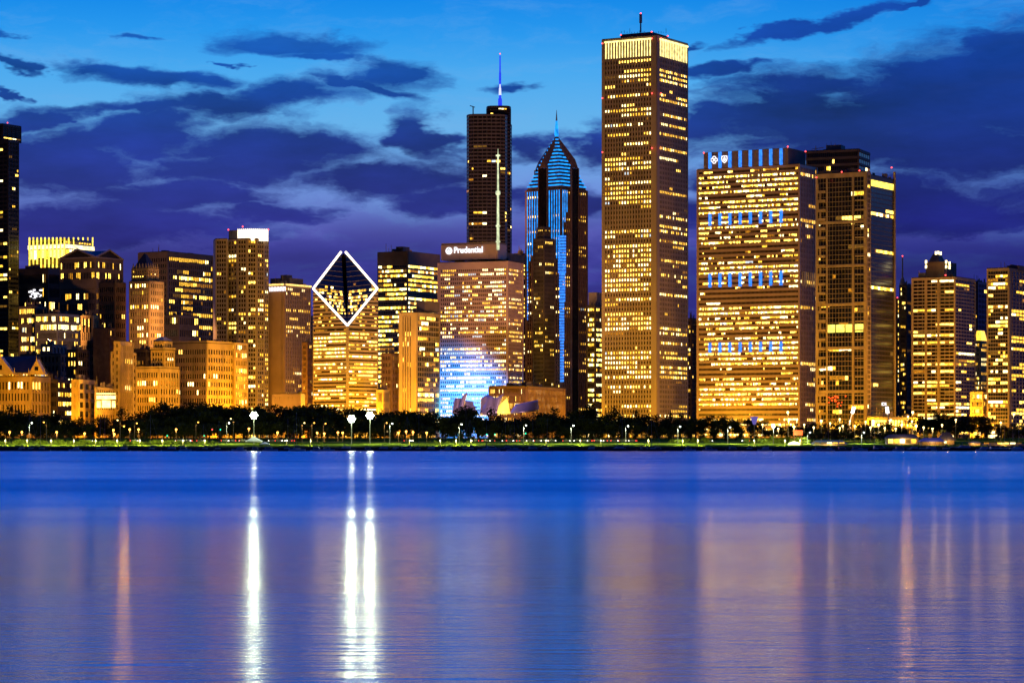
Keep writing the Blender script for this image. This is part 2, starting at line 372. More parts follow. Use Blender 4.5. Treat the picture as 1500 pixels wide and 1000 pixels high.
class Bld:
    def __init__(s, name, label, px, Y, cat='tower', group='high-rises of the waterfront skyline'):
        s.Y = Y; s.off = (X(px, Y), Y, 7.5); s.root = empty(name, s.off); tag(s.root, label, cat, group); s.wins = []; s.rng = random.Random(hash_(label))
    def part(s, mb, name, mats): return mb.build(name, mats, s.root, s.off)
    def mass(s, poly, yt, st, z0=7.5, glass='glass', frame='conc', roof='roof', corner=0., zt=None, parts=True):
        z1 = zt if zt is not None else Z(yt, min(p[1] for p in poly))
        g = MB(); g.prism(poly, z0, z1, top=False, bottom=False); s.part(g, 'glazing', MT[glass])
        r = MB(); r.prism(inset(poly, 1.002), z1, z1+.9); s.part(r, 'roof', MT[roof])
        f = MB(); n = len(poly)
        for i in range(n):
            stl = st[i] if i < len(st) else (st[i-2] if n == 4 and i-2 < len(st) else None)
            if stl is None: stl = S(1, 1, 0, full=0, pw=.0, sf=0, top=.5, wall=True)
            A = poly[i]; B = poly[(i+1) % n]; dx, dy = B[0]-A[0], B[1]-A[1]; ln = math.hypot(dx, dy)
            if ln < .3: continue
            d = (dx/ln, dy/ln); nn = (d[1], -d[0])
            s.face(f, A, d, nn, ln, z0, z1, stl, lit=(i < len(st)))
            if corner: 
                f.obox(A, d, nn, -corner, corner, -corner, max(stl['pd'], .3)+.12, z0, z1+.4)
        s.part(f, 'facade', MT[frame]); return z1
    def face(s, f, O, d, n, ln, z0, z1, t, lit=True):
        if t.get('wall'):
            f.obox(O, d, n, 0, ln, .0, .35, z0, z1+.3); 
            if t['p'] == 0 and t['n'] == 1: return
        ml, mr, top = t['ml'], t['mr'], t['top']; a0, a1 = ml, ln-mr; za = z1-top; fh = (za-z0)/t['n']; bw = (a1-a0)/t['m']
        pw, sf = t['pw']*bw, t['sf']*fh
        if ml > 0: f.obox(O, d, n, 0, a0, 0, t['pd']+.04, z0, z1+.2)
        if mr > 0: f.obox(O, d, n, a1, ln, 0, t['pd']+.04, z0, z1+.2)
        if top > 0: f.obox(O, d, n, a0, a1, 0, t['sd']+.11, za, z1+.3)
        if t['pw'] > 0:
            for j in range(t['m']+1): f.obox(O, d, n, max(a0, a0+j*bw-pw/2), min(a1, a0+j*bw+pw/2), 0, t['pd'], z0, za)
        if t['sf'] > 0:
            for i in range(t['n']): f.obox(O, d, n, a0, a1, 0, t['sd'], z0+i*fh, z0+i*fh+sf)
        for k in t.get('beams', ()): f.obox(O, d, n, a0, a1, 0, t['pd']+.3, za-k*fh-fh*.55, za-k*fh)
        for k in t.get('cols', ()): f.obox(O, d, n, a0+k*bw-bw*.28, a0+k*bw+bw*.28, 0, t['pd']+.25, z0, za)
        if not lit: return
        rg = s.rng
        for i in range(t['n']):
            h = (i+.5)/t['n']; mul = t['lf'](h) if t['lf'] else 1.
            if t['fr'] and i in t['fr']: rp = t['fr'][i]
            elif rg.random() < t['full']: rp = rg.uniform(.8, .97)*min(1, mul*1.2)
            else: rp = t['p']*rg.choice((.3,.6,1.,1.,1.5,1.9))*mul
            if rp <= 0: continue
            on = rg.random() < rp; rowm = rg.choices(range(6), t['w'])[0]
            for j in range(t['m']):
                if rg.random() > t['cor']: on = rg.random() < rp; 
                if rg.random() > .7: rowm = rg.choices(range(6), t['w'])[0]
                if not on: continue
                m_ = rowm if rp < .75 else (rowm if rg.random() < .5 else rg.choice((0,0,3,1)))
                x0 = a0+j*bw+pw/2; x1 = a0+(j+1)*bw-pw/2
                if x1-x0 < .15: continue
                wh = (fh-sf)*rg.uniform(*t['wh']); zt = z0+(i+1)*fh
                s.wins.append((O, d, x0, x1, zt-wh, zt-.02, n, m_))
    def done(s, cap=100):
        vis = lambda w: (w[3]-w[2])*(w[5]-w[4])*abs(w[6][1])
        s.wins.sort(key=vis, reverse=True)
        for (O, d, x0, x1, za, zb, n, m) in s.wins[:cap]:
            o = bpy.data.objects.new('window', QUAD[m]); col.objects.link(o); o.parent = s.root
            o.location = (O[0]+d[0]*x0+n[0]*.06-s.off[0], O[1]+d[1]*x0+n[1]*.06-s.off[1], za-s.off[2])
            o.rotation_euler = (0, 0, math.atan2(d[1], d[0])); o.scale = (x1-x0, 1, zb-za)
        if len(s.wins) > cap:
            b = MB()
            for (O, d, x0, x1, za, zb, n, m) in s.wins[cap:]:
                q = lambda a, z: (O[0]+d[0]*a+n[0]*.06, O[1]+d[1]*a+n[1]*.06, z)
                b.add([q(x0,za),q(x1,za),q(x1,zb),q(x0,zb)], [(0,1,2,3)], m)
            o = s.part(b, 'window', W); o['kind'] = 'stuff'
    def block(s, name, xl, xc, xr, yt, yb, Y, th=30, mat='roof', depth=None):
        b = MB(); b.prism(boxpoly(xl, xc, xr, Y, th, depth), Z(yb, Y), Z(yt, Y)); return s.part(b, name, MT[mat] if isinstance(mat, str) else mat)
    def beacon(s, px, py, Y):
        b = MB(); b.ball((X(px,Y), Y, Z(py,Y)), .62); s.part(b, 'beacon', E_RED)
    def pyramid(s, name, poly, z0, z1, mat, k=.02):
        b = MB(); b.prism(poly, z0, z1, poly2=inset(poly, k)); s.part(b, name, MT[mat])
    def hipbox(s, *a, **k): pass
def hash_(t):
    h = 7
    for c in t: h = (h*31+ord(c)) % 1000003
    return h
def tower(name, label, xl, xc, xr, yt, Y, L_, R_, th=30, glass='glass', frame='conc', corner=0., depth=None, cat='tower', done=True, group='high-rises of the waterfront skyline', roof='roof'):
    b = Bld(name, label, xc, Y, cat, group); b.poly = boxpoly(xl, xc, xr, Y, th, depth); b.zt = b.mass(b.poly, yt, [L_, R_], glass=glass, frame=frame, corner=corner, roof=roof)
    if xr-xl > 12 and name not in ('gabled_tower','tallest_tower','blue_barred_tower','low_white_block'):
        P_, Q_ = b.poly[0], b.poly[1]; ln = math.hypot(Q_[0]-P_[0], Q_[1]-P_[1]); d = ((Q_[0]-P_[0])/ln, (Q_[1]-P_[1])/ln); n = (d[1], -d[0]); dp = math.hypot(b.poly[2][0]-Q_[0], b.poly[2][1]-Q_[1])
        for k in range(b.rng.randrange(4, 8)):
            a = b.rng.uniform(.06,.8)*ln; e = -b.rng.uniform(.12,.8)*dp; w_ = b.rng.uniform(.06,.16)*ln; c = MB(); c.obox(P_, d, n, a, a+w_, e-dp*.1, e+k*.01, b.zt+.85, b.zt+.9+b.rng.uniform(1.2,4.2)); b.part(c, 'rooftop_plant', MT['concdark'])
        for k in range(3): a = b.rng.uniform(.1,.9)*ln; c = MB(); c.obox(P_, d, n, a, a+.3, -3-k*.01, -2.7, b.zt+.8, b.zt+b.rng.uniform(4,9)); b.part(c, 'rooftop_aerial', MT['concdark'])
    if done: b.done()
    return b
LOW = lambda a, b: (lambda h: b+(a-b)*max(0, 1-h*1.2))
OLD = 'masonry buildings along the park avenue'

# --- far left
b = tower('black_tower', 'black glass tower with stepped top cut off by the photo edge', -62, 12, 27.5, 205, 2900, S(66,12,.16,pw=.12,sf=.45,full=.14,lf=LOW(1.8,.25),top=4), S(66,6,.2,pw=.12,sf=.45,lf=LOW(1.6,.3),full=.1), frame='black', glass='blueglass', done=False)
b.mass(boxpoly(-40, 4, 12, 2915, 30, 30), 182, [S(8,6,.05,pw=.1,sf=.3), S(8,4,.02,pw=.1,sf=.3)], z0=b.zt+.9, frame='black'); b.beacon(11,180,2905); b.done()
b = tower('lit_crown_tower', 'office tower with glowing yellow ribbed crown behind the gabled tower', 42, 95, 137, 362, 2900, S(13,9,.45,pw=.15,sf=.35,full=.3), S(13,8,.3,pw=.15,sf=.35,full=.2), frame='concdark', done=False)
c = MB()
for k in range(10):
    px = 43.5+k*5.7; y = 2900+(95-px)*.42
    c.tube((X(px,y), y-1.4, Z(392,y)), (X(px,y), y-1.4, Z(348,y)), .85)
for k in range(6):
    px = 101+k*7; y = 2900+(px-95)*1.2; c.tube((X(px,y), y-1.4, Z(375,y)), (X(px,y), y-1.4, Z(348,y)), .7)
b.part(c, 'crown_light', E_YEL)
pp = boxpoly(42, 95, 137, 2900, 30); c = MB()
for z0, z1 in ((b.zt-1, b.zt+3.2),):
    for A, B_ in ((pp[0], pp[1]), (pp[1], pp[2])):
        ln = math.hypot(B_[0]-A[0], B_[1]-A[1]); d = ((B_[0]-A[0])/ln, (B_[1]-A[1])/ln); n = (d[1], -d[0]); c.obox(A, d, n, 0, ln, .6, 1.5, z0, z1)
b.part(c, 'crown_band', E_CROWN)
b.mass(inset(pp, .94), 350, [S(2,12,.3,pw=.25,sf=.3,w=(2,4,4,1,4,0)), S(2,10,.3,pw=.25,sf=.3)], z0=b.zt+.9, zt=Z(350,2900), frame='steel'); b.done()
b = tower('blue_glass_block', 'blue glass office block with ragged white wall sign', 28, 70, 92, 393, 2750, S(12,26,.14,pw=.15,sf=.35,top=6,cor=.4), S(12,14,.28,pw=.12,sf=.35,top=6,full=.1,cor=.5), frame='black', glass='blueglass', done=False)
c = MB(); rg = random.Random(3)
for k in range(26):
    px = rg.gauss(50,4.5); py = rg.gauss(432,3.); y = 2750+(70-px)*.42-2
    c.box(X(px,y), X(px,y)+rg.uniform(.8,3.4), y-.2, y+.2, Z(py,y), Z(py,y)+rg.uniform(.5,1.7))
b.part(c, 'wall_sign', E_SIGN); b.done()
b = tower('gabled_tower', 'postmodern stone tower with a triangular gable on each face', 88, 140, 180, 379, 2700, S(17,22,.2,pw=.3,sf=.4,full=.10,cor=.35,beams=(2,7,12),top=3), S(17,18,.26,pw=.3,sf=.4,full=.08,cor=.35,beams=(2,7,12),top=3), frame='concdark', glass='blueglass', done=False)
pl = b.poly
def gable(b, A, B_, C_, D_, zt, zp, fmat, rmat):
    """cross gable roof over the box A B C D: a ridge along each axis"""
    mid = lambda p, q: ((p[0]+q[0])/2, (p[1]+q[1])/2)
    for P, Q, P2, Q2 in ((A, B_, D_, C_), (B_, C_, A, D_)):
        m1, m2 = mid(P, Q), mid(P2, Q2); c = MB()
        c.add([(*P,zt),(*Q,zt),(*m1,zp),(*P2,zt),(*Q2,zt),(*m2,zp)], [(0,1,2),(3,5,4),(0,2,5,3),(1,4,5,2),(0,3,4,1)])
        b.part(c, 'gable', MT[rmat])
        ln = math.hypot(Q[0]-P[0], Q[1]-P[1]); d = ((Q[0]-P[0])/ln, (Q[1]-P[1])/ln); n = (d[1], -d[0]); f = MB()
        for (s0, s1) in ((P, m1), (Q, m1)):
            f.tube((s0[0]+n[0]*.6, s0[1]+n[1]*.6, zt+.6), (m1[0]+n[0]*.6, m1[1]+n[1]*.6, zp+.6), 1.0, k=4)
        f.obox(P, d, n, 0, ln, .1, 1.1, zt-.4, zt+1.2); b.part(f, 'cornice', MT[fmat])
gable(b, *pl, b.zt+.9, Z(365,2700), 'conc', 'slate'); b.done()
tower('curved_front_block', 'low office block with curved amber lit top floor behind the palace', 28, 52, 68, 449, 2600, S(14,18,.35,pw=.2,sf=.42,full=.35), S(14,10,.35,pw=.2,sf=.42,full=.3), frame='concdark')
tower('terrace_apartments', 'glass apartment block with brightly lit terrace floors', 52, 84, 116, 460, 2550, S(15,22,.42,pw=.2,sf=.32,full=.3,w=(6,5,2,4,3,.4)), S(15,18,.38,pw=.2,sf=.32,full=.12), frame='steel')
b = tower('arched_gothic_tower', 'slim cream tower with tall arched top windows', 119, 136, 144, 462, 2480, S(9,5,.12,pw=.5,sf=.4,top=3), S(9,3,.1,pw=.5,sf=.4,top=3), frame='terra', done=False)
c = MB()
for k in range(3):
    px = 122.5+k*5; y = 2480+(136-px)*.4-1
    c.box(X(px,y)-.8, X(px,y)+.8, y-.3, y+.1, Z(487,y), Z(468,y)); c.cone(X(px,y), y-.1, Z(468,y), Z(464,y), .8, .1, 6)
b.part(c, 'arched_window', MT['glass']); b.done()
b = tower('brown_brick_tower', 'slender brown brick tower with crenellated top above the stepped base', 145, 168, 184, 414, 2420, S(17,7,.12,pw=.5,sf=.45,top=4), S(17,5,.08,pw=.45,sf=.45,top=4), frame='brick', group=OLD, done=False)
for k in range(5): b.block('merlon', 147+k*5, 149+k*5, 150+k*5, 409, 414, 2420+(168-149-k*5)*.4, 30, 'brick')
b.block('tower_cap', 150, 167, 180, 408, 414, 2424, 30, 'brick'); b.done()
tower('plain_gable_wall_block', 'block showing a plain windowless brown brick side', 137, 160, 168, 481, 2350, S(12,6,.0,pw=.9,sf=.8), S(12,3,.2,pw=.42,sf=.45), frame='brick', group=OLD, cat='building')
b = tower('stepped_brick_tower', 'orange lit tower with tall vertical window strips and stepped shoulders', 163, 172, 199, 515, 2250, S(12,2,.12,pw=.42,sf=.45), S(12,7,.10,pw=.5,sf=.55,sd=.2), th=12, frame='terra', group=OLD, done=False)
b.mass(boxpoly(168, 175, 194, 2246, 12), 500, [S(14,2,.1,pw=.42,sf=.45), S(14,6,.08,pw=.45,sf=.3,pd=.9,sd=.2,top=3)], frame='terra')
b.done()
tower('grey_grid_block', 'grey loft building with even grid of paired windows', 30, 88, 98, 519, 2400, S(9,10,.10,pw=.42,sf=.42,top=2), S(9,2,.05,pw=.4,sf=.4), th=16, frame='concdark', group=OLD, cat='building')
b = tower('grey_stair_tower_block', 'grey building with one column of lit stair windows', 60, 76, 98, 505, 2420, S(10,2,.8,pw=.5,sf=.5,w=(4,3,1,4,0,0)), S(10,4,.1,pw=.4,sf=.4), th=20, frame='conc', group=OLD, cat='building')
tower('dark_brick_block', 'dark brick block with two bright columns of square windows', 98, 113, 131, 513, 2350, S(10,3,.75,pw=.55,sf=.45,w=(5,2,1,6,0,0)), S(10,5,.03,pw=.42,sf=.45), frame='brickdark', group=OLD, cat='building')
tower('shadowed_loft_block', 'shadowed loft building wedged beside the plain brick side wall', 128, 138, 146, 500, 2400, S(14,3,.03,pw=.42,sf=.45), S(14,3,.03,pw=.42,sf=.45), frame='brickdark', group=OLD, cat='building')
# gabled palace
b = Bld('gabled_palace', 'orange stone palace with steep dark roof, gables and arcade', 40, 2200, 'building', OLD)
pl = boxpoly(-30, 45, 73, 2200, 20); zt = b.mass(pl, 552, [S(5,16,.22,pw=.45,sf=.35,pd=.8,top=4,w=(3,4,3,1,2,0)), S(5,6,.2,pw=.4,sf=.3,pd=.8,top=4,w=(3,4,3,1,2,0))], frame='terra')
pl2 = inset(pl, .93); b.mass(pl2, 547, [S(1,16,.8,pw=.3,sf=.2,top=1), S(1,8,.8,pw=.3,sf=.2,top=1)], z0=zt+.9, zt=Z(546,2200), frame='terra')
A, B_, C_, D_ = inset(pl, .95); z0 = Z(546,2200)+.9; z1 = Z(522,2230); m1 = ((A[0]+D_[0])/2+6, (A[1]+D_[1])/2); m2 = ((B_[0]+C_[0])/2, (B_[1]+C_[1])/2); c = MB()
c.add([(*A,z0),(*B_,z0),(*C_,z0),(*D_,z0),(*m1,z1),(*m2,z1)], [(0,1,5,4),(2,3,4,5),(1,2,5),(3,0,4),(3,2,1,0)]); b.part(c, 'roof', MT['slate'])
def gable_front(b, pxa, pxb, py0, py1, Y, depth, mat):
    c = MB(); xa, xb = X(pxa,Y), X(pxb,Y); xm = (xa+xb)/2; z0, z1 = Z(py0,Y), Z(py1,Y)
    c.add([(xa,Y,z0),(xb,Y,z0),(xm,Y,z1),(xa,Y+depth,z0),(xb,Y+depth,z0),(xm,Y+depth,z1)], [(0,1,2),(3,5,4),(0,2,5,3),(1,4,5,2),(0,3,4,1)]); b.part(c, 'gable', MT[mat])
    c = MB(); c.box(xm-1.4, xm+1.4, Y-.3, Y-.02, z0+(z1-z0)*.25, z0+(z1-z0)*.5); b.part(c, 'gable_window', MT['glass'])
    c = MB(); c.cone(xm, Y+.5, z1-.3, z1+3.5, .5, .08, 5); c.cone(xa, Y+.5, z0, z0+5, .8, .1, 5); c.cone(xb, Y+.5, z0, z0+5, .8, .1, 5); b.part(c, 'finial', MT['terra'])
gable_front(b, -20, 21, 548, 522, 2196, 14, 'terra'); gable_front(b, 42, 65, 548, 526, 2194, 14, 'terra')
c = MB()
for k in range(34):
    t = k/33; q = (pl[0][0]*(1-t)+pl[1][0]*t, pl[0][1]*(1-t)+pl[1][1]*t); c.cone(q[0], q[1]-.3, zt+.8, zt+3.4, .45, .1, 4)
for k in range(12):
    t = k/11; q = (pl[1][0]*(1-t)+pl[2][0]*t, pl[1][1]*(1-t)+pl[2][1]*t); c.cone(q[0], q[1]-.3, zt+.8, zt+3.4, .45, .1, 4)
b.part(c, 'pinnacle_row', MT['terra']); b.done()
tower('low_dark_office', 'low dark office block with few lit windows on a pale base', 72, 84, 112, 557, 2230, S(6,4,.4,pw=.2,sf=.5), S(6,11,.35,pw=.2,sf=.5,full=.2), th=12, frame='brickdark', group=OLD, cat='building')
tower('orange_grid_block', 'small orange block with large square window grid', 106, 114, 139.5, 556, 2180, S(5,2,.05,pw=.7,sf=.6), S(6,3,.12,pw=.3,sf=.38,pd=.8,top=3), th=10, frame='terra', group=OLD, cat='building')
b = tower('bright_entrance_hall', 'low hall with dazzling white lit entrance front', 139.5, 141, 171, 567, 2190, S(2,1,0,pw=.3,sf=.3), S(4,9,.0,pw=.3,sf=.4), th=6, frame='terra', group=OLD, cat='building', done=False)
c = MB()
for (a0, a1, y0, y1) in ((141.5,169.5,577,575.5),(141.5,169.5,584.5,579),(142,147.5,597,587),(149.5,162,597,586),(164,169,597,587)):
    c.box(X(a0,2186), X(a1,2186), 2185, 2186, Z(y0,2186), Z(y1,2186))
b.part(c, 'lit_front', emat('lit entrance', (1,.80,.25), 2.6, .3, scale=.3)); b.done()
# white gothic with pyramid, dark block, domed block
b = tower('pyramid_roofed_tower', 'cream gothic tower under a dark pyramid roof', 189.5, 219, 239.5, 412, 2420, S(22,8,.42,pw=.5,sf=.42,top=2,w=(6,4,1,5,1,0)), S(22,6,.14,pw=.5,sf=.42,top=2), frame='terra', group=OLD, done=False)
q = boxpoly(193, 216, 232, 2426, 30); z = b.mass(q, 393, [S(4,6,.15,pw=.5,sf=.45), S(4,5,.1,pw=.5,sf=.45)], z0=b.zt+.9, zt=Z(393,2426), frame='terra')
b.pyramid('pyramid_roof', inset(q,.86), z+.9, Z(371,2430), 'slate', .12)
c = MB()
for k in range(5):
    for (P_, Q_) in ((q[0], q[1]), (q[1], q[2])):
        t = (k+.5)/5; c.cone(P_[0]*(1-t)+Q_[0]*t, P_[1]*(1-t)+Q_[1]*t, z+.5, z+5, 1.1, .1, 4)
b.part(c, 'pinnacle_row', MT['terra']); b.done()
tower('dark_grid_office', 'wide dark office tower with scattered yellow windows and cornice', 204, 246, 312, 369, 2750, S(30,12,.03,pw=.4,sf=.4,top=6), S(30,22,.36,pw=.4,sf=.36,full=.1,cor=.7,top=5,w=(4,6,3,2,3,0)), frame='concdark', corner=1.4)
tower('setback_annex', 'short annex with a few bright office floors below the dark grid tower', 239, 262, 291, 462, 2600, S(10,7,.12,pw=.3,sf=.45), S(10,9,.22,pw=.3,sf=.45,full=.2), frame='concdark')
b = tower('domed_corner_block', 'ornate orange corner building with a domed belvedere', 200, 233, 262, 540, 2230, S(8,9,.10,pw=.4,sf=.4,pd=.7,top=3), S(8,7,.18,pw=.4,sf=.4,pd=.7,top=3), frame='terra', group=OLD, cat='building', done=False)
q = boxpoly(222, 240, 255, 2236, 30); z = b.mass(q, 512, [S(3,4,.05,pw=.4,sf=.4,pd=.7), S(3,4,.05,pw=.4,sf=.4,pd=.7)], z0=b.zt+.9, zt=Z(513,2236), frame='terra')
c = MB(); c.prism(inset(q,1.15), z+.9, z+2.2); b.part(c, 'cornice', MT['terra'])
q2 = inset(q,.8); z = b.mass(q2, 500, [S(1,3,0,pw=.5,sf=.2), S(1,3,0,pw=.5,sf=.2)], z0=z+2.2, zt=Z(500,2236), frame='terra'); b.pyramid('belvedere_roof', inset(q2,1.1), z+.9, Z(493,2240), 'terra', .25)
c = MB(); c.prism(inset(boxpoly(200, 233, 262, 2230, 30),1.03), b.zt+.9, b.zt+2.1); b.part(c, 'cornice', MT['terra']); b.done()
tower('shadowed_warehouse', 'dark older block between the belvedere and the pyramid roofed tower', 196, 214, 226, 512, 2330, S(10,7,.05,pw=.42,sf=.45), S(10,4,.03,pw=.42,sf=.45), frame='brickdark', group=OLD, cat='building')
b = tower('wide_orange_hotel', 'wide hotel with one shadowed side and one glowing orange side', 250, 303, 342, 503, 2300, S(11,15,.04,pw=.42,sf=.42,top=5), S(11,10,.13,pw=.42,sf=.42,top=5,w=(2,4,4,1,3,0)), frame='terra', group=OLD, cat='building', done=False)
c = MB(); c.prism(inset(b.poly,1.03), b.zt+.9, b.zt+2.4); b.part(c, 'cornice', MT['terra']); b.done()
tower('orange_annex', 'narrow orange annex joined between the wide hotel and the crowned tower', 338, 344, 362, 502, 2330, S(12,2,.05,pw=.4,sf=.4), S(12,7,.2,pw=.4,sf=.4), frame='terra', group=OLD, cat='building')
# white crowned tower (curved front)
b = Bld('white_crowned_tower', 'tall brown tower with glowing white crown and red beacons', 350, 2380)
Y0 = 2380; pts = [(313,Y0+22),(316,Y0+6),(333,Y0+3),(334,Y0+14),(348,Y0+4),(362,Y0),(376,Y0),(387,Y0+6),(393,Y0+14)]
poly = [(X(p,y), y) for p, y in pts]+[(X(392,Y0+50), Y0+50), (X(314,Y0+50), Y0+50)]
st = S(44,4,.3,pw=.3,sf=.38,full=.03,lf=LOW(1.4,.8),cor=.6,top=1.5)
sts = [None, dict(st, m=4, p=.15), None]+[dict(st, m=3)]*4+[dict(st, m=2)]
zt = b.mass(poly, 350, sts, frame='conc', glass='brownglass')
b.block('penthouse', 335, 350, 392, 337, 351, Y0+14, 25, 'concdark')
c = MB(); n = 16
for k in range(n):
    pa = 348+(393-348)*k/n; pb = 348+(393-348)*(k+.86)/n; ya = Y0-1+abs(370-pa)*.25; yb = Y0-1+abs(370-pb)*.25
    c.add([(X(pa,ya),ya,Z(352,Y0)),(X(pb,yb),yb,Z(353,Y0)),(X(pb,yb),yb,Z(336,Y0)),(X(pa,ya),ya,Z(334.5,Y0)),
           (X(pa,ya),ya+1.5,Z(352,Y0)),(X(pb,yb),yb+1.5,Z(353,Y0)),(X(pb,yb),yb+1.5,Z(336,Y0)),(X(pa,ya),ya+1.5,Z(334.5,Y0))], [(0,1,2,3),(4,7,6,5),(0,3,7,4),(1,5,6,2),(3,2,6,7),(0,4,5,1)])
b.part(c, 'glowing_crown', emat('white crown', (1,.86,.62), 2.6, .2, scale=.3))
for px, py in ((334.5,336.5),(355.5,332),(393,336.5)): b.beacon(px, py, Y0-1)
b.done()
# pale ribbed tower
b = tower('pale_ribbed_tower', 'pale ribbed office tower with lit roof edge and white rooftop letters', 393, 417, 454.5, 418, 2400, S(36,8,.24,pw=.5,sf=.4,pd=.8,sd=.15,ml=14,w=(3,4,2,3,2,0)), S(36,14,.3,pw=.45,sf=.35,pd=.8,sd=.15,w=(4,4,2,4,2,0),full=.06), frame='alum', done=False)
b.block('penthouse', 396, 424, 444, 407, 417, 2420, 30, 'concdark'); b.block('penthouse', 411, 420, 428, 402.5, 408, 2425, 30, 'concdark')
c = MB()
for A, B_ in ((b.poly[0], b.poly[1]), (b.poly[1], b.poly[2])):
    ln = math.hypot(B_[0]-A[0], B_[1]-A[1]); d = ((B_[0]-A[0])/ln, (B_[1]-A[1])/ln); n = (d[1], -d[0]); c.obox(A, d, n, 0, ln, .9, 1.5, b.zt+.1, b.zt+1.6)
b.part(c, 'roof_edge_light', emat('edge light', (1,.6,.15), 1.8, .4))
c = MB(); A, B_ = b.poly[0], b.poly[1]; ln = math.hypot(B_[0]-A[0], B_[1]-A[1]); d = ((B_[0]-A[0])/ln, (B_[1]-A[1])/ln); n = (d[1], -d[0])
for k in range(6):
    a = .3+k*3.3; c.obox(A, d, n, a, a+.7, .9, 1.3, b.zt-5, b.zt-1.2); c.obox(A, d, n, a+.7, a+2.4, .9, 1.3, b.zt-2.2, b.zt-1.2); c.obox(A, d, n, a+1.7, a+2.4, .9, 1.3, b.zt-5, b.zt-2.2)
b.part(c, 'roof_letters', E_SIGN); b.done()
b = tower('low_white_block', 'low plain pale block with a rooftop dish at the ribbed tower foot', 399, 440, 446, 577, 2200, S(2,6,0,pw=.9,sf=.9), S(2,2,0,pw=.9,sf=.9), frame='alum', cat='building', group=OLD, done=False)
c = MB(); c.ball((X(438,2195), 2200, Z(574,2195)), 1.8); b.part(c, 'rooftop_dish', MT['black']); b.done()
tower('narrow_brick_block', 'narrow red brick block between the ribbed tower and the diamond tower', 443, 450, 458.5, 502, 2350, S(16,3,.1,pw=.42,sf=.45), S(16,4,.14,pw=.42,sf=.45), frame='brick', group=OLD, cat='building')
tower('distant_apartment_block', 'far apartment block peeking above the narrow red brick block', 440, 448, 458, 463, 2900, S(30,3,.2,pw=.4,sf=.5), S(30,4,.2,pw=.4,sf=.5), frame='concdark')
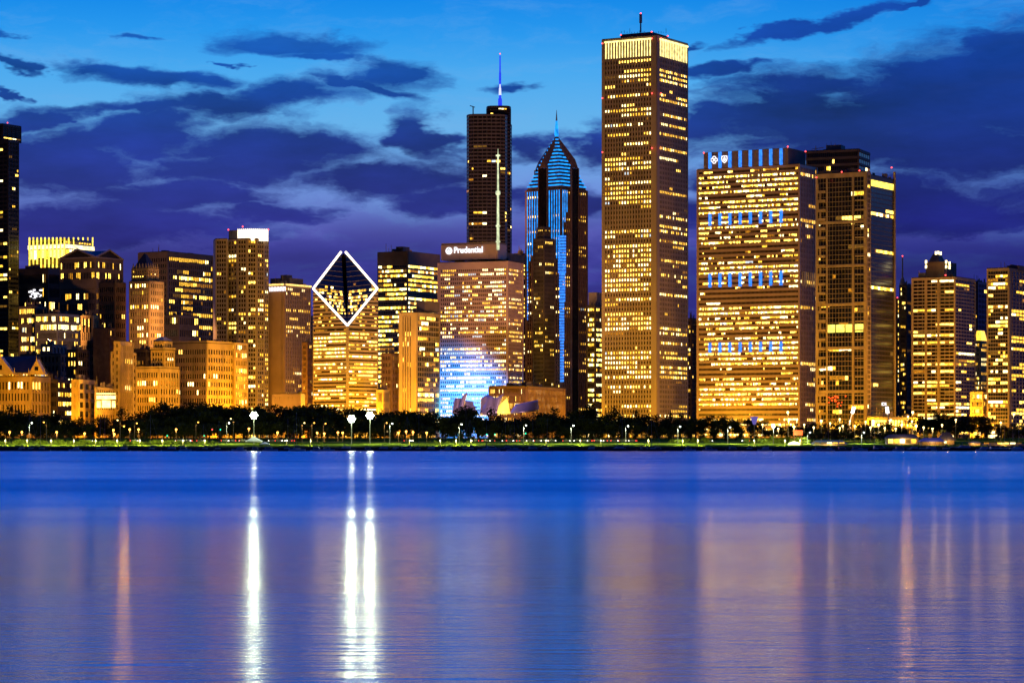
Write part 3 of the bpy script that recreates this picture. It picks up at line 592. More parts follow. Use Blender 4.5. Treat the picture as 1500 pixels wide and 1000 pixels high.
# diamond tower
def diamond():
    Y0 = 2280; b = Bld('diamond_tower', 'striped tower with slanted split diamond roof outlined in white light', 510, Y0)
    pl = boxpoly(459, 509, 553, Y0, 42); A, C, B_, D = pl
    zc, zs, zb = Z(478,Y0), Z(424,Y0+25), Z(370,Y0+50)
    st = S(29,22,.5,pw=.0,sf=.58,sd=.6,pd=.5,top=0,full=.25,cor=.8,ml=.6,mr=.6,w=(4,6,4,2,3,0),wh=(.85,1))
    zmid = zc-2
    b.mass(pl, 0, [st, dict(st, m=14)], zt=zmid, frame='granite', glass='brownglass')
    # upper wedge with sloped top, striped
    g = MB(); g.prism(pl, zmid+.9, [zs, zc, zs, zb], top=False); b.part(g, 'glazing', MT['brownglass'])
    f = MB(); fh = (zmid-7.5)/29; k = 0; z = zmid+1
    while z < zs-2:
        for P_, Q_, rev in ((A, C, False), (C, B_, True)):
            ln = math.hypot(Q_[0]-P_[0], Q_[1]-P_[1]); d = ((Q_[0]-P_[0])/ln, (Q_[1]-P_[1])/ln); n = (d[1], -d[0])
            frac = max(0, 1-(z+fh*.6-zc)/(zs-zc)) if z+fh*.6 > zc else 1.
            if rev: f.obox(P_, d, n, ln*(1-frac), ln, 0, .6, z, z+fh*.6)
            else: f.obox(P_, d, n, 0, ln*frac, 0, .6, z, z+fh*.6)
            for j in range(12):
                t = (j+b.rng.random())/12
                if t < frac-.08 and b.rng.random() < .3:
                    a0 = t*ln if not rev else ln-t*ln-2.6
                    if a0 > 0: b.wins.append((P_, d, a0, a0+2.6, z+fh*.62, z+fh*.95, n, b.rng.choice((0,1,2,1))))
        z += fh
    b.part(f, 'facade', MT['granite'])
    # slanted glass roof, two leaves with a slit
    V3 = lambda p, z: Vector((p[0], p[1], z))
    a, c, r, d = V3(A,zs), V3(C,zc), V3(B_,zs), V3(D,zb)
    nrm = (a-c).cross(r-c); nrm = nrm if nrm.z > 0 else -nrm; nrm.normalize()
    for side, w_ in ((a, 1), (r, -1)):
        ax = (d-c); off = (a-r).normalized()*w_*1.6
        slit0 = c+ax*.45+off; top = d+off*1.2
        pts = [c+(side-c)*.0, side, top, slit0, c+ax*.45] if False else [c, side, top, slit0]
        g = MB(); vs = [p+nrm*1.0 for p in pts]+[p-nrm*.4 for p in pts]
        g.add(vs, [(0,1,2,3),(7,6,5,4),(0,4,5,1),(1,5,6,2),(2,6,7,3),(3,7,4,0)]); b.part(g, 'roof_pane', MT['blueglass'])
        m = MB()
        for k in range(1, 16):      # glazing bars across the pane
            t = k/16
            p1 = c+(side-c)*min(1, 2*t)+(top-side)*max(0, 2*t-1); p2 = c+(slit0-c)*min(1, t/.5)+(top-slit0)*max(0, 2*t-1)
            m.tube(p1+nrm*1.2, p2+nrm*1.2, .28, k=4)
        b.part(m, 'glazing_bar', MT['concdark'])
        w = MB()
        for k in range(1, 11):
            t = .12+.5*k/11
            p1 = c+(side-c)*min(1, 2*t)+(top-side)*max(0, 2*t-1); p2 = c+(slit0-c)*min(1, t/.5)+(top-slit0)*max(0, 2*t-1)
            for j in range(9):
                if b.rng.random() < (.85 if k in (5,6,8) else .5)*(1 if k < 9 else .35):
                    s0 = .06+j*.1; s1 = s0+.085; q0 = p1+(p2-p1)*s0; q1 = p1+(p2-p1)*s1; up = (d-c).normalized()*2.3
                    w.add([q0+nrm*1.06, q1+nrm*1.06, q1+up+nrm*1.06, q0+up+nrm*1.06], [(0,1,2,3)], b.rng.choice((0,1,1,2,3,0)))
        b.part(w, 'roof_window', W)['kind'] = 'stuff'
        t = MB(); e = nrm*1.3
        t.tube(c+e, side+e, .95, k=6); t.tube(side+e, top+e, .95, k=6); b.part(t, 'light_tube', E_TUBE)
    w = MB(); n = (-(D[0]-C[0]), -(D[1]-C[1])); g = MB(); 
    g.prism([(C[0]-1.2,C[1]-.9),(C[0]+1.2,C[1]-.9),(C[0]+1.2,C[1]+1),(C[0]-1.2,C[1]+1)], 7.5, zc-.5); b.part(g, 'corner_pier', MT['granite'])
    b.done()
diamond()
b = tower('black_block_tower', 'black office block with banded yellow floors and small penthouse', 553, 597, 644.5, 369, 2500, S(38,16,.5,pw=.12,sf=.42,pd=.15,sd=.3,full=.78,top=12,cor=.8,w=(5,7,3,2,3,0)), S(38,16,.42,pw=.12,sf=.42,pd=.15,sd=.3,full=.7,top=12,cor=.8,w=(5,7,3,2,3,0)), frame='black', done=False)
b.block('penthouse', 580, 590, 600, 361, 368, 2515, 30, 'black'); b.done()
tower('old_brown_block', 'old brown block with an ornate top beside the diamond tower', 559, 574, 588, 518, 2320, S(12,5,.12,pw=.42,sf=.45), S(12,5,.15,pw=.42,sf=.45), frame='brick', group=OLD, cat='building')
tower('low_lit_corner', 'low lit corner building at the diamond tower foot', 552, 562, 570, 571, 2200, S(3,4,.3,pw=.4,sf=.4), S(3,4,.3,pw=.4,sf=.4), frame='terra', group=OLD, cat='building')
b = tower('yellow_striped_tower', 'tower with a bright yellow vertically striped face and a dark side', 585, 611, 643.5, 458, 2300, S(24,4,.16,pw=.62,sf=.06,pd=1.0,sd=.1,ml=3,mr=5,top=3,w=(5,6,2,3,1,0)), S(24,12,.30,pw=.12,sf=.28,sd=.15,pd=.2,top=3), frame='terra', done=False)
b.block('penthouse', 610, 622, 644, 441, 456, 2320, 30, 'concdark'); b.done()
# slab with the script sign and the blue wash
b = tower('script_sign_slab', 'pinkish slab tower with white script roof sign, its foot washed in blue', 643, 744, 765, 383, 2350,
  S(41,33,.52,pw=.45,sf=.48,pd=.45,sd=.3,top=6,full=.22,cor=.6,w=(3,4,1,8,1,2.0),lf=LOW(1.2,.75),ml=1.5,mr=1.5), S(41,10,.45,pw=.45,sf=.48,top=6,full=.2,cor=.6,w=(5,6,1,3,1,0)), frame='pink', th=22, corner=1.2, done=False)
zt = b.zt; pl = b.poly
b.block('sign_block', 646, 729, 742, 357, 379, 2358, 22, 'alum'); b.block('sign_block_cap', 646.5, 728, 741, 354.2, 357, 2359, 22, 'concdark'); b.block('penthouse', 716, 731, 772, 368, 380, 2372, 22, 'concdark')
def on_block(px, py, Yc, xc, th, out=.6):
    t = math.tan(R(th)); k = (px-CX)/F; xcw = X(xc, Yc)
    y = (Yc + t*xcw)/(1+t*k)            # where the pixel's column meets the plane through the corner
    return Vector((k*y-math.sin(R(th))*out, y-math.cos(R(th))*out, Z(py, y)))
def text(b, s_, px0, px1, py0, py1, Yc, xc, th, mat, name='lettering'):
    cu = bpy.data.curves.new(name, 'FONT'); cu.body = s_; cu.size = 1; cu.extrude = .04; cu.offset = .004; o = bpy.data.objects.new(name, cu); col.objects.link(o)
    bpy.context.view_layer.update(); w, h = o.dimensions.x, .72
    p = on_block(px0, py0, Yc, xc, th); q = on_block(px1, py0, Yc, xc, th); tp = on_block(px0, py1, Yc, xc, th)
    wid = math.hypot(q.x-p.x, q.y-p.y); hei = tp.z-p.z
    me = bpy.data.meshes.new_from_object(o); bpy.data.objects.remove(o); me.materials.clear(); me.materials.append(mat)
    o = bpy.data.objects.new(name, me); col.objects.link(o)
    o.parent = b.root; o.location = p-Vector(b.off); o.rotation_euler = (R(90), 0, -R(th)); o.scale = (wid/w, hei/h, 12)
    return o
text(b, 'Prudential', 665, 706.5, 370.8, 361.6, 2358, 729, 22, E_SIGN)
c = MB(); cn = on_block(658, 367.5, 2358, 729, 22, .5); ux = Vector((math.cos(R(22)), -math.sin(R(22)), 0)); uz = Vector((0,0,1)); un = Vector((-math.sin(R(22)), -math.cos(R(22)), 0))
def disc(c, cn, r0, r1, t, k=20):
    for i in range(k):
        a0, a1 = 2*math.pi*i/k, 2*math.pi*(i+1)/k
        P_ = [cn+(ux*math.cos(a)+uz*math.sin(a))*r for a, r in ((a0,r0),(a1,r0),(a1,r1),(a0,r1))]
        vs = P_+[p+un*t for p in P_]; c.add(vs, [(0,1,2,3),(7,6,5,4),(0,4,5,1),(2,6,7,3)])
disc(c, cn, .01, 2.6, .3); disc(c, cn, 2.0, 3.1, .35)
c2 = MB(); tri = [(-1.9,.4),(-.9,1.7),(.2,2.0),(1.0,1.3),(1.9,.7),(1.3,.35),(.5,.9),(-.4,1.1),(-1.2,.3)]
vs = [cn+ux*x_+uz*z_+un*.3 for x_, z_ in tri]+[cn+ux*x_+uz*z_+un*.5 for x_, z_ in tri]; n_ = len(tri)
c2.add(vs, [tuple(range(n_)), tuple(range(2*n_-1, n_-1, -1))]+[(i,(i+1)%n_,n_+(i+1)%n_,n_+i) for i in range(n_)])
b.part(c, 'round_emblem', E_SIGN); b.part(c2, 'emblem_mark', MT['black'])
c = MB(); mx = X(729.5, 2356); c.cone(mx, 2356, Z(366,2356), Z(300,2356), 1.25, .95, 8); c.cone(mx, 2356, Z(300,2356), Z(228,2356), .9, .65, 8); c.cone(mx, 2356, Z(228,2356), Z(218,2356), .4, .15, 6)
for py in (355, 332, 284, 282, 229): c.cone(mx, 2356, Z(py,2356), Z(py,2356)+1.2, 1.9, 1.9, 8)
c.ball((mx, 2356, Z(283,2356)), 2.2); b.part(c, 'antenna_mast', E_MAST)  # the mast glows by itself; its floodlighting is put into the material
b.done()
tower('dark_rear_slab', 'dark slab showing as a thin strip behind the script sign slab', 752, 764, 773, 372, 2480, S(44,4,.1,pw=.2,sf=.4), S(44,4,.5,pw=.2,sf=.4,full=.3), frame='black', th=30)
# gold annex
tower('gold_annex', 'low gold ribbed office annex between the script sign slab and chevron tower', 717, 772, 827, 566, 2240, S(7,30,.28,pw=.5,sf=.3,pd=.9,sd=.1,full=.25,w=(4,4,1,6,1,0)), S(7,30,.4,pw=.5,sf=.3,pd=.9,sd=.1,full=.2,w=(4,6,2,3,1,0)), frame='brick', th=18, cat='building')
# chevron crowned tower
def chevron():
    Y0 = 2450; b = Bld('chevron_crowned_tower', 'blue lit tower with chevron setbacks, pointed roof and thin spire', 822, Y0)
    pl = boxpoly(771.5, 822, 859, Y0, 40)
    st = S(64,14,.13,pw=.5,sf=.4,pd=.9,sd=.1,full=.14,cor=.85,top=2,w=(4,7,3,2,2,.5))
    zt = b.mass(pl, 276, [st, dict(st, m=12, p=.17)], frame='brick', corner=1.)
    A, C, B_, D = pl; ctr = ((A[0]+B_[0])/2, (A[1]+B_[1])/2); zap = Z(197, Y0+20); K = 15
    for k in range(K):
        f0 = 1-(k+.35)/K; za = zt+.9+(zap-zt-.9)*k/K; zb = zt+.9+(zap-zt-.9)*(k+1)/K
        q = inset(pl, f0); c = MB(); c.prism(q, za, zb-.01); b.part(c, 'crown_tier', MT['brick'])
        l = MB()
        for P_, Q_ in ((q[0], q[1]), (q[1], q[2])):
            ln = math.hypot(Q_[0]-P_[0], Q_[1]-P_[1])
            if ln < 1.5: continue
            d = ((Q_[0]-P_[0])/ln, (Q_[1]-P_[1])/ln); n = (d[1], -d[0]); l.obox(P_, d, n, 0, ln, .05, .6, zb-1.3, zb-.1)
        b.part(l, 'blue_edge_light', E_CYAN)
    # gabled bays at the middle of each face, ridges running up to the apex
    for P_, Q_ in ((A, C), (C, B_), (B_, D), (D, A)):
        ln = math.hypot(Q_[0]-P_[0], Q_[1]-P_[1]); d = ((Q_[0]-P_[0])/ln, (Q_[1]-P_[1])/ln); n = (d[1], -d[0]); h = 4.6
        q = lambda a, o, z: (P_[0]+d[0]*a+n[0]*o, P_[1]+d[1]*a+n[1]*o, z)
        m_ = ln/2; zg = Z(247, Y0+15); zp = Z(234, Y0+15); c = MB()
        c.obox(P_, d, n, m_-h, m_+h, -1, 1.4, 7.5, zg)
        b.part(c, 'bay', MT['brownglass'])
        c = MB(); c.add([q(m_-h,1.6,zg),q(m_+h,1.6,zg),q(m_,1.6,zp),(ctr[0]-d[0]*h*.3,ctr[1]-d[1]*h*.3,zap-4),(ctr[0]+d[0]*h*.3,ctr[1]+d[1]*h*.3,zap-4),(ctr[0],ctr[1],zap+.5)],
                        [(0,1,2),(0,2,5,3),(1,4,5,2),(0,3,4,1)]); b.part(c, 'ridge_roof', MT['brick'])
        c = MB(); c.obox(P_, d, n, m_-h-.8, m_-h, 0, 1.9, 7.5, zg+.5); c.obox(P_, d, n, m_+h, m_+h+.8, 0, 1.9, 7.5, zg+.5); b.part(c, 'bay_pier', MT['brick'])
    # blue floodlight on the piers, put in as glowing strips
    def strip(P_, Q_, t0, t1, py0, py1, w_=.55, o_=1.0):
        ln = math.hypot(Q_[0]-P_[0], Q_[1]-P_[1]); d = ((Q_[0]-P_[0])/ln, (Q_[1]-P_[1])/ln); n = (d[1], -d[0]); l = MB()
        l.obox(P_, d, n, t0*ln, (t0+(t1-t0)*.7)*ln, .95, o_+.3, Z(py1,Y0), Z(py0,Y0)); b.part(l, 'blue_wash_glow', E_CYAN)
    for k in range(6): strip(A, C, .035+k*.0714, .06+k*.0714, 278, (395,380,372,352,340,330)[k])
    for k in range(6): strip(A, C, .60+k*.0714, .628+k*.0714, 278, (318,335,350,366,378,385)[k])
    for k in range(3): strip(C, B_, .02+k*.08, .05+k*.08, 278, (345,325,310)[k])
    l = MB(); y = Y0-1.6;  # corner and left edge: blue wash also built as glowing boxes
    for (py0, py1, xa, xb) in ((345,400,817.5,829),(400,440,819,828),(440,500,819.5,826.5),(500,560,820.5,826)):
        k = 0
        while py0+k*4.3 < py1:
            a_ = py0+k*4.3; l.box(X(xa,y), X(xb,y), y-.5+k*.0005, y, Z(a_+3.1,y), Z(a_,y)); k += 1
    b.part(l, 'blue_wash_glow', E_BLUE)
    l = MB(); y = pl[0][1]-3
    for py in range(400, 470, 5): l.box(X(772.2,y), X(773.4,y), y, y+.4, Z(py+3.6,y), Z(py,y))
    b.part(l, 'blue_wash_glow', E_BLUE)
    c = MB(); c.cone(ctr[0], ctr[1], zap, Z(176,Y0+20), 2.0, .9, 10); b.part(c, 'spire', E_CYAN)
    c = MB(); c.cone(ctr[0], ctr[1], Z(176,Y0+20), Z(160,Y0+20), .8, .15, 8); b.part(c, 'spire_tip', MT['steel'])
    b.done()
    # the dark shouldered block standing in front of its left half
    t = tower('dark_shouldered_tower', 'dark flat topped block in front of the chevron tower', 781, 797, 812, 350, 2440-70, S(46,7,.12,pw=.45,sf=.4,full=.03), S(46,7,.12,pw=.45,sf=.4,full=.06), th=38, frame='black', done=False)
    t.mass(inset(t.poly,.6), 330, [S(4,5,.1,pw=.4,sf=.4), S(4,5,.1,pw=.4,sf=.4)], z0=t.zt+.9, zt=Z(334,2380), frame='black'); t.done()
chevron()
# rounded tower with the blue spire
def rounded():
    Y0 = 2950; b = Bld('rounded_spire_tower', 'tall rounded glass tower with blue spire and small crane on top', 716, Y0)
    def oval(xa, xb, yc, ry, k=14, sq=.5):
        xm, rx = (X(xa,yc)+X(xb,yc))/2, (X(xb,yc)-X(xa,yc))/2; o = []
        for i in range(k):
            a = 2*math.pi*(i+.5)/k-math.pi; cx_, sy_ = math.cos(a), math.sin(a)
            o.append((xm+rx*math.copysign(abs(cx_)**sq, cx_)/abs(math.cos(math.pi/k))**sq, yc+ry*math.copysign(abs(sy_)**sq, sy_)))
        return o
    st = S(88,3,.07,pw=.12,sf=.4,sd=.2,pd=.12,ml=0,mr=0,cor=.85,w=(4,5,5,3,3,.5),full=.01,top=1.5,lf=lambda h: 1.2 if h < .86 else .05)
    p1 = oval(684, 743, Y0, 22); b.mass(p1, 168, [st]*len(p1), frame='conc', glass='brownglass')
    p2 = oval(712, 749.5, Y0+14, 24); b.mass(p2, 182, [dict(st, m=2)]*len(p2), frame='concdark', glass='glass')
    p3 = oval(713, 748, Y0+12, 18); b.mass(p3, 157, [S(6,3,.0,pw=.1,sf=.5,ml=0,mr=0)]*len(p3), z0=Z(182,Y0)+1.5, zt=Z(157,Y0), frame='black')
    x = X(732.5, Y0+10); y = Y0+10
    c = MB(); c.cone(x, y, Z(157,Y0), Z(143,Y0), 2.3, 2.1, 10); c.cone(x, y, Z(143,Y0), Z(105,Y0), 1.3, 1.2, 8); c.cone(x, y, Z(105,Y0), Z(80,Y0), .9, .7, 8); b.part(c, 'spire', E_DEEP)
    c = MB(); c.cone(x, y-.3, Z(138,Y0), Z(112,Y0), 1.5, .6, 8); b.part(c, 'spire_light', emat('pale spire light', (.55,.62,1), 1.4)); b.beacon(732.5, 79, Y0+10)
    c = MB(); x = X(693, Y0-10); c.box(x-.6, x+.6, Y0-10, Y0-8.8, Z(168,Y0)-2, Z(158,Y0)); c.tube((x-3.5, Y0-9.4, Z(156.5,Y0)), (x+2, Y0-9.4, Z(159,Y0)), .5); b.part(c, 'rooftop_crane', MT['black']); b.done()
rounded()
# the tallest tower
b = tower('tallest_tower', 'tallest square stone tower with glowing yellow top band and rooftop antenna', 882, 962, 1007.5, 52.5, 2300,
   S(82,17,.24,pw=.48,sf=.42,pd=.8,sd=.15,ml=2.6,mr=4.6,top=2.5,full=.52,cor=.8,w=(6,5,2,8,2,.4),lf=lambda h: .0 if h > .955 else (.25 if h > .93 else (1.15 if h < .3 else 1.))),
   S(82,17,.14,pw=.48,sf=.42,pd=.35,sd=.15,ml=4.6,mr=1.6,top=2.5,full=.34,cor=.85,w=(4,8,3,2,3,0),lf=lambda h: .0 if h > .955 else (.2 if h > .93 else 1.)), frame='granite', th=30, glass='brownglass', done=False)
pl = b.poly
c = MB()
for P_, Q_, ml, mr in ((pl[0], pl[1], 2.6, 4.6), (pl[1], pl[2], 4.6, 1.6)):
    ln = math.hypot(Q_[0]-P_[0], Q_[1]-P_[1]); d = ((Q_[0]-P_[0])/ln, (Q_[1]-P_[1])/ln); n = (d[1], -d[0]); bw = (ln-ml-mr)/17
    for j in range(17): c.obox(P_, d, n, ml+(j+.28)*bw, ml+(j+.72)*bw, .0, .5, b.zt-16.5, b.zt-2.6)
    c.obox(P_, d, n, ml, ln-mr, .3, 1.3, b.zt-2.9, b.zt-1.6)
b.part(c, 'glowing_top_band', emat('top band light', (1,.80,.26), 2.0, .35, scale=.3))
b.block('penthouse', 909, 955, 978, 47, 53.5, 2316, 30, 'concdark')
c = MB(); x = X(938.5,2325); c.cone(x, 2325, Z(48,2325), Z(34,2325), .7, .6, 6); c.cone(x, 2325, Z(34,2325), Z(21,2325), 1.3, 1.2, 6)
for k in range(18):
    px = 910+k*3.9+b.rng.uniform(-1,1); y = 2322+abs(px-945)*.3; c.tube((X(px,y), y, Z(49,y)), (X(px,y), y, Z(49-b.rng.choice((2,3,4,7)),y)), .16, k=4)
b.part(c, 'rooftop_antenna', MT['steel'])
for px, py, y in ((938.5,20,2325),(954.5,47,2305),(909.5,51.5,2310),(978,53,2315),(882.5,64,2318),(955,56.5,2301),(968.5,56.5,2300),(955,137,2299),(968,137,2299),(882.5,144,2318),(955,217,2299),(968,217,2299),(882.5,223,2318)): b.beacon(px, py, y)
b.done()
b = tower('white_banded_office', 'lower office block with broad white lit floors left of the tallest tower', 860, 872, 884, 448, 2380, S(26,5,.5,pw=.15,sf=.4,full=.3,w=(5,3,1,7,1,0)), S(26,6,.5,pw=.15,sf=.4,full=.35,w=(5,3,1,7,1,0)), frame='black', done=False)
b.block('penthouse', 862, 874, 883, 428, 447, 2395, 30, 'conc'); b.done()
tower('slim_dark_tower', 'slim dark tower squeezed between the tallest tower and blue barred tower', 1006, 1013, 1020, 467, 2500, S(26,2,.4,pw=.4,sf=.4), S(26,3,.1,pw=.4,sf=.4), frame='brick')
# the blue barred tower
def barred():
    Y0 = 2250; th = 30; b = Bld('blue_barred_tower', 'wide tower with four rows of blue light bars and two white emblems', 1165, Y0)
    def lf(h): return 1.
    dark = {49-x: 0 for x in ()}
    fr = {12: .12, 13: .12, 26: .04, 27: .05, 28: .1, 36: .15, 37: .15}
    st = S(53,78,.50,pw=.12,sf=.54,pd=.25,sd=.55,ml=1.2,mr=1.2,top=2,full=.34,cor=.68,w=(6,6,2,6,2,.15),fr=fr,wh=(.6,1.))
    pl = boxpoly(1022, 1171, 1196, Y0, th); b.mass(pl, 241, [st, S(53,10,.10,pw=.35,sf=.35,pd=.7,sd=.15,full=.06,cor=.7,w=(5,5,2,4,2,0))], frame='alum', glass='brownglass', corner=.9)
    zr = Z(241,Y0)+.9
    P_, Q_ = pl[0], pl[1]; ln = math.hypot(Q_[0]-P_[0], Q_[1]-P_[1]); d = ((Q_[0]-P_[0])/ln, (Q_[1]-P_[1])/ln); n = (d[1], -d[0])
    Yb = Y0+3; q = boxpoly(1031, 1154.5, 1180, Yb, th); c = MB(); c.prism(q, zr, Z(216.5,Yb)); b.part(c, 'crown_wall', MT['concdark'])
    c = MB(); lnq = math.hypot(q[1][0]-q[0][0], q[1][1]-q[0][1]); hh = Z(216.5,Yb)-zr
    for k in range(13): c.obox(q[0], d, n, 0, lnq, .05, .4, zr+hh*k/13, zr+hh*(k+.45)/13)
    b.part(c, 'crown_louvre', MT['alum'])
    def bar(px, t0, t1, row):       # t: height as pixels along the corner
        c = MB(); y = None; k = (px-CX)/F; tt = math.tan(R(th)); Yc = Yb if row == 0 else Y0; xc = 1154.5 if row == 0 else 1171
        p = on_block(px, 300, Yc, xc, th, 0.); O = (p.x, p.y); c.obox(O, d, n, -1.15, -.15, .3, 1.6, Z(t1,Yc), Z(t0,Yc)); c.obox(O, d, n, .35, 1.25, .3, 1.6, Z(t1,Yc), Z(t0,Yc)); b.part(c, 'blue_light_bar', E_BLUE)
    for px in (1040.6,1055.3,1069.8,1084.8,1099.7,1114.7,1129.6,1144.6):
        bar(px, 217, 241, 0); bar(px, 307, 325, 1); bar(px, 396, 417, 1); bar(px, 499.5, 514, 1)
    # two emblems
    cn = on_block(1047, 234.5, Yb, 1154.5, th, 1.); ux = Vector((d[0], d[1], 0)); uz = Vector((0,0,1)); un = Vector((n[0], n[1], 0))
    def plate(c, pts, t=.3):
        k = len(pts); vs = [cn_+ux*x_+uz*z_ for x_, z_ in pts]+[cn_+ux*x_+uz*z_+un*t for x_, z_ in pts]
        c.add(vs, [tuple(range(k)), tuple(range(2*k-1, k-1, -1))]+[(i,(i+1)%k,k+(i+1)%k,k+i) for i in range(k)])
    def line(c, pts, r=.33, close=True):
        for i in range(len(pts) if close else len(pts)-1):
            a_, b_ = pts[i], pts[(i+1) % len(pts)]; c.tube(cn_+ux*a_[0]+uz*a_[1]+un*.2, cn_+ux*b_[0]+uz*b_[1]+un*.2, r, k=5)
    cn_ = cn; c = MB(); o_ = 2.9; i_ = 1.25; g_ = .5
    line(c, [(-i_,i_),(-i_,o_-g_),(-i_+g_,o_),(i_-g_,o_),(i_,o_-g_),(i_,i_),(o_-g_,i_),(o_,i_-g_),(o_,-i_+g_),(o_-g_,-i_),(i_,-i_),(i_,-o_+g_),(i_-g_,-o_),(-i_+g_,-o_),(-i_,-o_+g_),(-i_,-i_),(-o_+g_,-i_),(-o_,-i_+g_),(-o_,i_-g_),(-o_+g_,i_)])
    plate(c, [(-.9,-1.1),(.9,-1.1),(.9,1.1),(-.9,1.1)]); b.part(c, 'cross_emblem', E_SIGN)
    cn_ = on_block(1062, 233.5, Yb, 1154.5, th, 1.); c = MB()
    line(c, [(-2.3,2.7),(-1.5,2.4),(-.7,2.8),(0,2.5),(.7,2.8),(1.5,2.4),(2.3,2.7),(2.5,.5),(1.9,-1.5),(0,-3.1),(-1.9,-1.5),(-2.5,.5)]); plate(c, [(-.35,-1.6),(.35,-1.6),(.35,1.9),(-.35,1.9)])
    line(c, [(-.9,1.2),(-1.2,-.4),(0,-1.7),(1.2,-.4),(.9,1.2)], .22, False); b.part(c, 'shield_emblem', E_SIGN)
    for px, py in ((1031,224),(1154,215),(1180,222)): b.beacon(px, py, Yb-1)
    # tall lit vent strips by the corner
    c = MB(); P2, Q2 = pl[1], pl[2]; l2 = math.hypot(Q2[0]-P2[0], Q2[1]-P2[1]); d2 = ((Q2[0]-P2[0])/l2, (Q2[1]-P2[1])/l2); n2 = (d2[1], -d2[0])
    for k in range(7): c.obox(P2, d2, n2, l2*(.12+k*.12), l2*(.12+k*.12)+.8, .2, .8, Z(418,Y0), Z(397,Y0))
    b.part(c, 'lit_vent', W[4]); b.done()
barred()
b = tower('banded_rear_tower', 'banded apartment tower rising behind the blue barred tower', 1181, 1258, 1274, 219, 2560, S(42,26,.10,pw=.04,sf=.38,pd=.2,sd=.8,cor=.8,w=(5,5,2,2,3,0)), S(42,5,.08,pw=.04,sf=.38,pd=.2,sd=.8), frame='concdark', glass='brownglass', th=22, done=False)
b.block('penthouse', 1210, 1232, 1238, 212, 219, 2575, 22, 'conc')
c = MB(); y = 2570; c.tube((X(1195,y),y,Z(224,y)), (X(1195,y),y,Z(214,y)), .4); c.tube((X(1189,y),y,Z(219,y)), (X(1207,y),y,Z(216,y)), .35); b.part(c, 'rooftop_crane', MT['steel']); b.done()
# framed glass tower + dark slab
b = tower('framed_glass_tower', 'glass tower framed by pale concrete grid with one bright terrace floor', 1195.5, 1269.5, 1275, 252, 2200,
   S(54,15,.13,pw=.05,sf=.09,pd=.35,sd=.25,ml=1.,mr=2.4,top=3.5,full=.03,cor=.75,beams=(9,18,26,35,44),cols=(0,3.2,11.6),w=(5,6,3,3,3,.2),lf=LOW(1.5,.7)), S(54,2,.1,pw=.2,sf=.3), frame='lime', glass='blueglass', done=False)
P_, Q_ = b.poly[0], b.poly[1]; ln = math.hypot(Q_[0]-P_[0], Q_[1]-P_[1]); d = ((Q_[0]-P_[0])/ln, (Q_[1]-P_[1])/ln); n = (d[1], -d[0])
c = MB()
for k in range(27): 
    z0 = 12+k*(b.zt-20)/27; c.obox(P_, d, n, ln*.035, ln*.195, .2, 1.4, z0, z0+2.2)
    c.obox(P_, d, n, ln*.035+(k%2)*2, ln*.035+(k%2)*2+1.2, .2, 1.5, z0+2.2, z0+(b.zt-20)/27)
    c.obox(P_, d, n, ln*.78, ln*.97, .2, 1.1, z0, z0+1.)
b.part(c, 'balcony_stack', MT['lime'])
c = MB()
for k in range(4):
    a0 = ln*(.22+k*.185); c.obox(P_, d, n, a0, a0+ln*.16, .1, .45, Z(487,2215), Z(475.5,2215))
b.part(c, 'lit_terrace', emat('terrace light', (1,.88,.12), 1.9, .35, scale=.2))
for px, py in ((1196,260),(1233,252),(1259,250),(1268,252)): b.beacon(px, py, 2205)
c = MB(); rg = random.Random(9)
for k in range(22):
    px = rg.gauss(1222,9); py = rg.uniform(580,596); p = on_block(px, py, 2200, 1269.5, 30, .5); c.box(p.x, p.x+rg.uniform(.5,2.), p.y-.2, p.y, p.z, p.z+rg.uniform(.6,1.2))
b.part(c, 'red_light_cluster', E_REDD); b.done()
b = tower('dark_glass_slab', 'dark glass slab with few lit floors and a pale edge fin', 1269, 1272, 1310, 256, 2210, S(56,1,.0,pw=.1,sf=.3,ml=.2,mr=.2), S(56,16,.05,pw=.05,sf=.25,pd=.1,sd=.15,ml=.6,mr=2.2,full=.13,cor=.88,top=3,w=(5,6,3,2,3,.3)), th=30, frame='black', glass='blueglass', done=False)
P_, Q_ = b.poly[1], b.poly[2]; ln = math.hypot(Q_[0]-P_[0], Q_[1]-P_[1]); d = ((Q_[0]-P_[0])/ln, (Q_[1]-P_[1])/ln); n = (d[1], -d[0]); c = MB()
c.obox(P_, d, n, ln-1.4, ln+.6, -.5, 1.2, 7.5, b.zt+7); b.part(c, 'edge_fin', MT['conc']); b.beacon(1306, 245.5, 2215)
c = MB(); c.obox(P_, d, n, ln*.05, ln*.95, .15, .5, b.zt-8.5, b.zt-3.5); b.part(c, 'lit_top_floor', E_YEL)
c = MB(); cnx = X(1297.5, 2190); 
for k, (xa, xb, za, zb) in enumerate(((-1.9,-.9,-1.2,1.2),(-1.6,.2,.7,1.3),(-1.6,.2,-1.3,-.7),(.5,1.1,-1.2,1.2),(.5,1.9,.6,1.2),(.5,1.9,-1.2,-.6),(1.3,1.9,-1.2,.2))): c.box(cnx+xa, cnx+xb, 2200, 2200.4, Z(591.5,2200)+za, Z(591.5,2200)+zb)
b.part(c, 'white_wall_sign', E_SIGN); b.done()
b = tower('antenna_tower', 'thin tower with a tall red tipped antenna left of the balcony tower', 1318, 1328, 1338, 418, 2600, S(32,4,.35,pw=.4,sf=.4), S(32,5,.12,pw=.4,sf=.4), frame='brickdark', done=False)
c = MB(); x = X(1322,2605); c.cone(x, 2605, Z(418,2605), Z(408,2605), 3.2, 1.6, 8); c.cone(x, 2605, Z(408,2605), Z(376,2605), .8, .5, 6); b.part(c, 'antenna', MT['conc']); b.beacon(1322, 375, 2603); b.done()
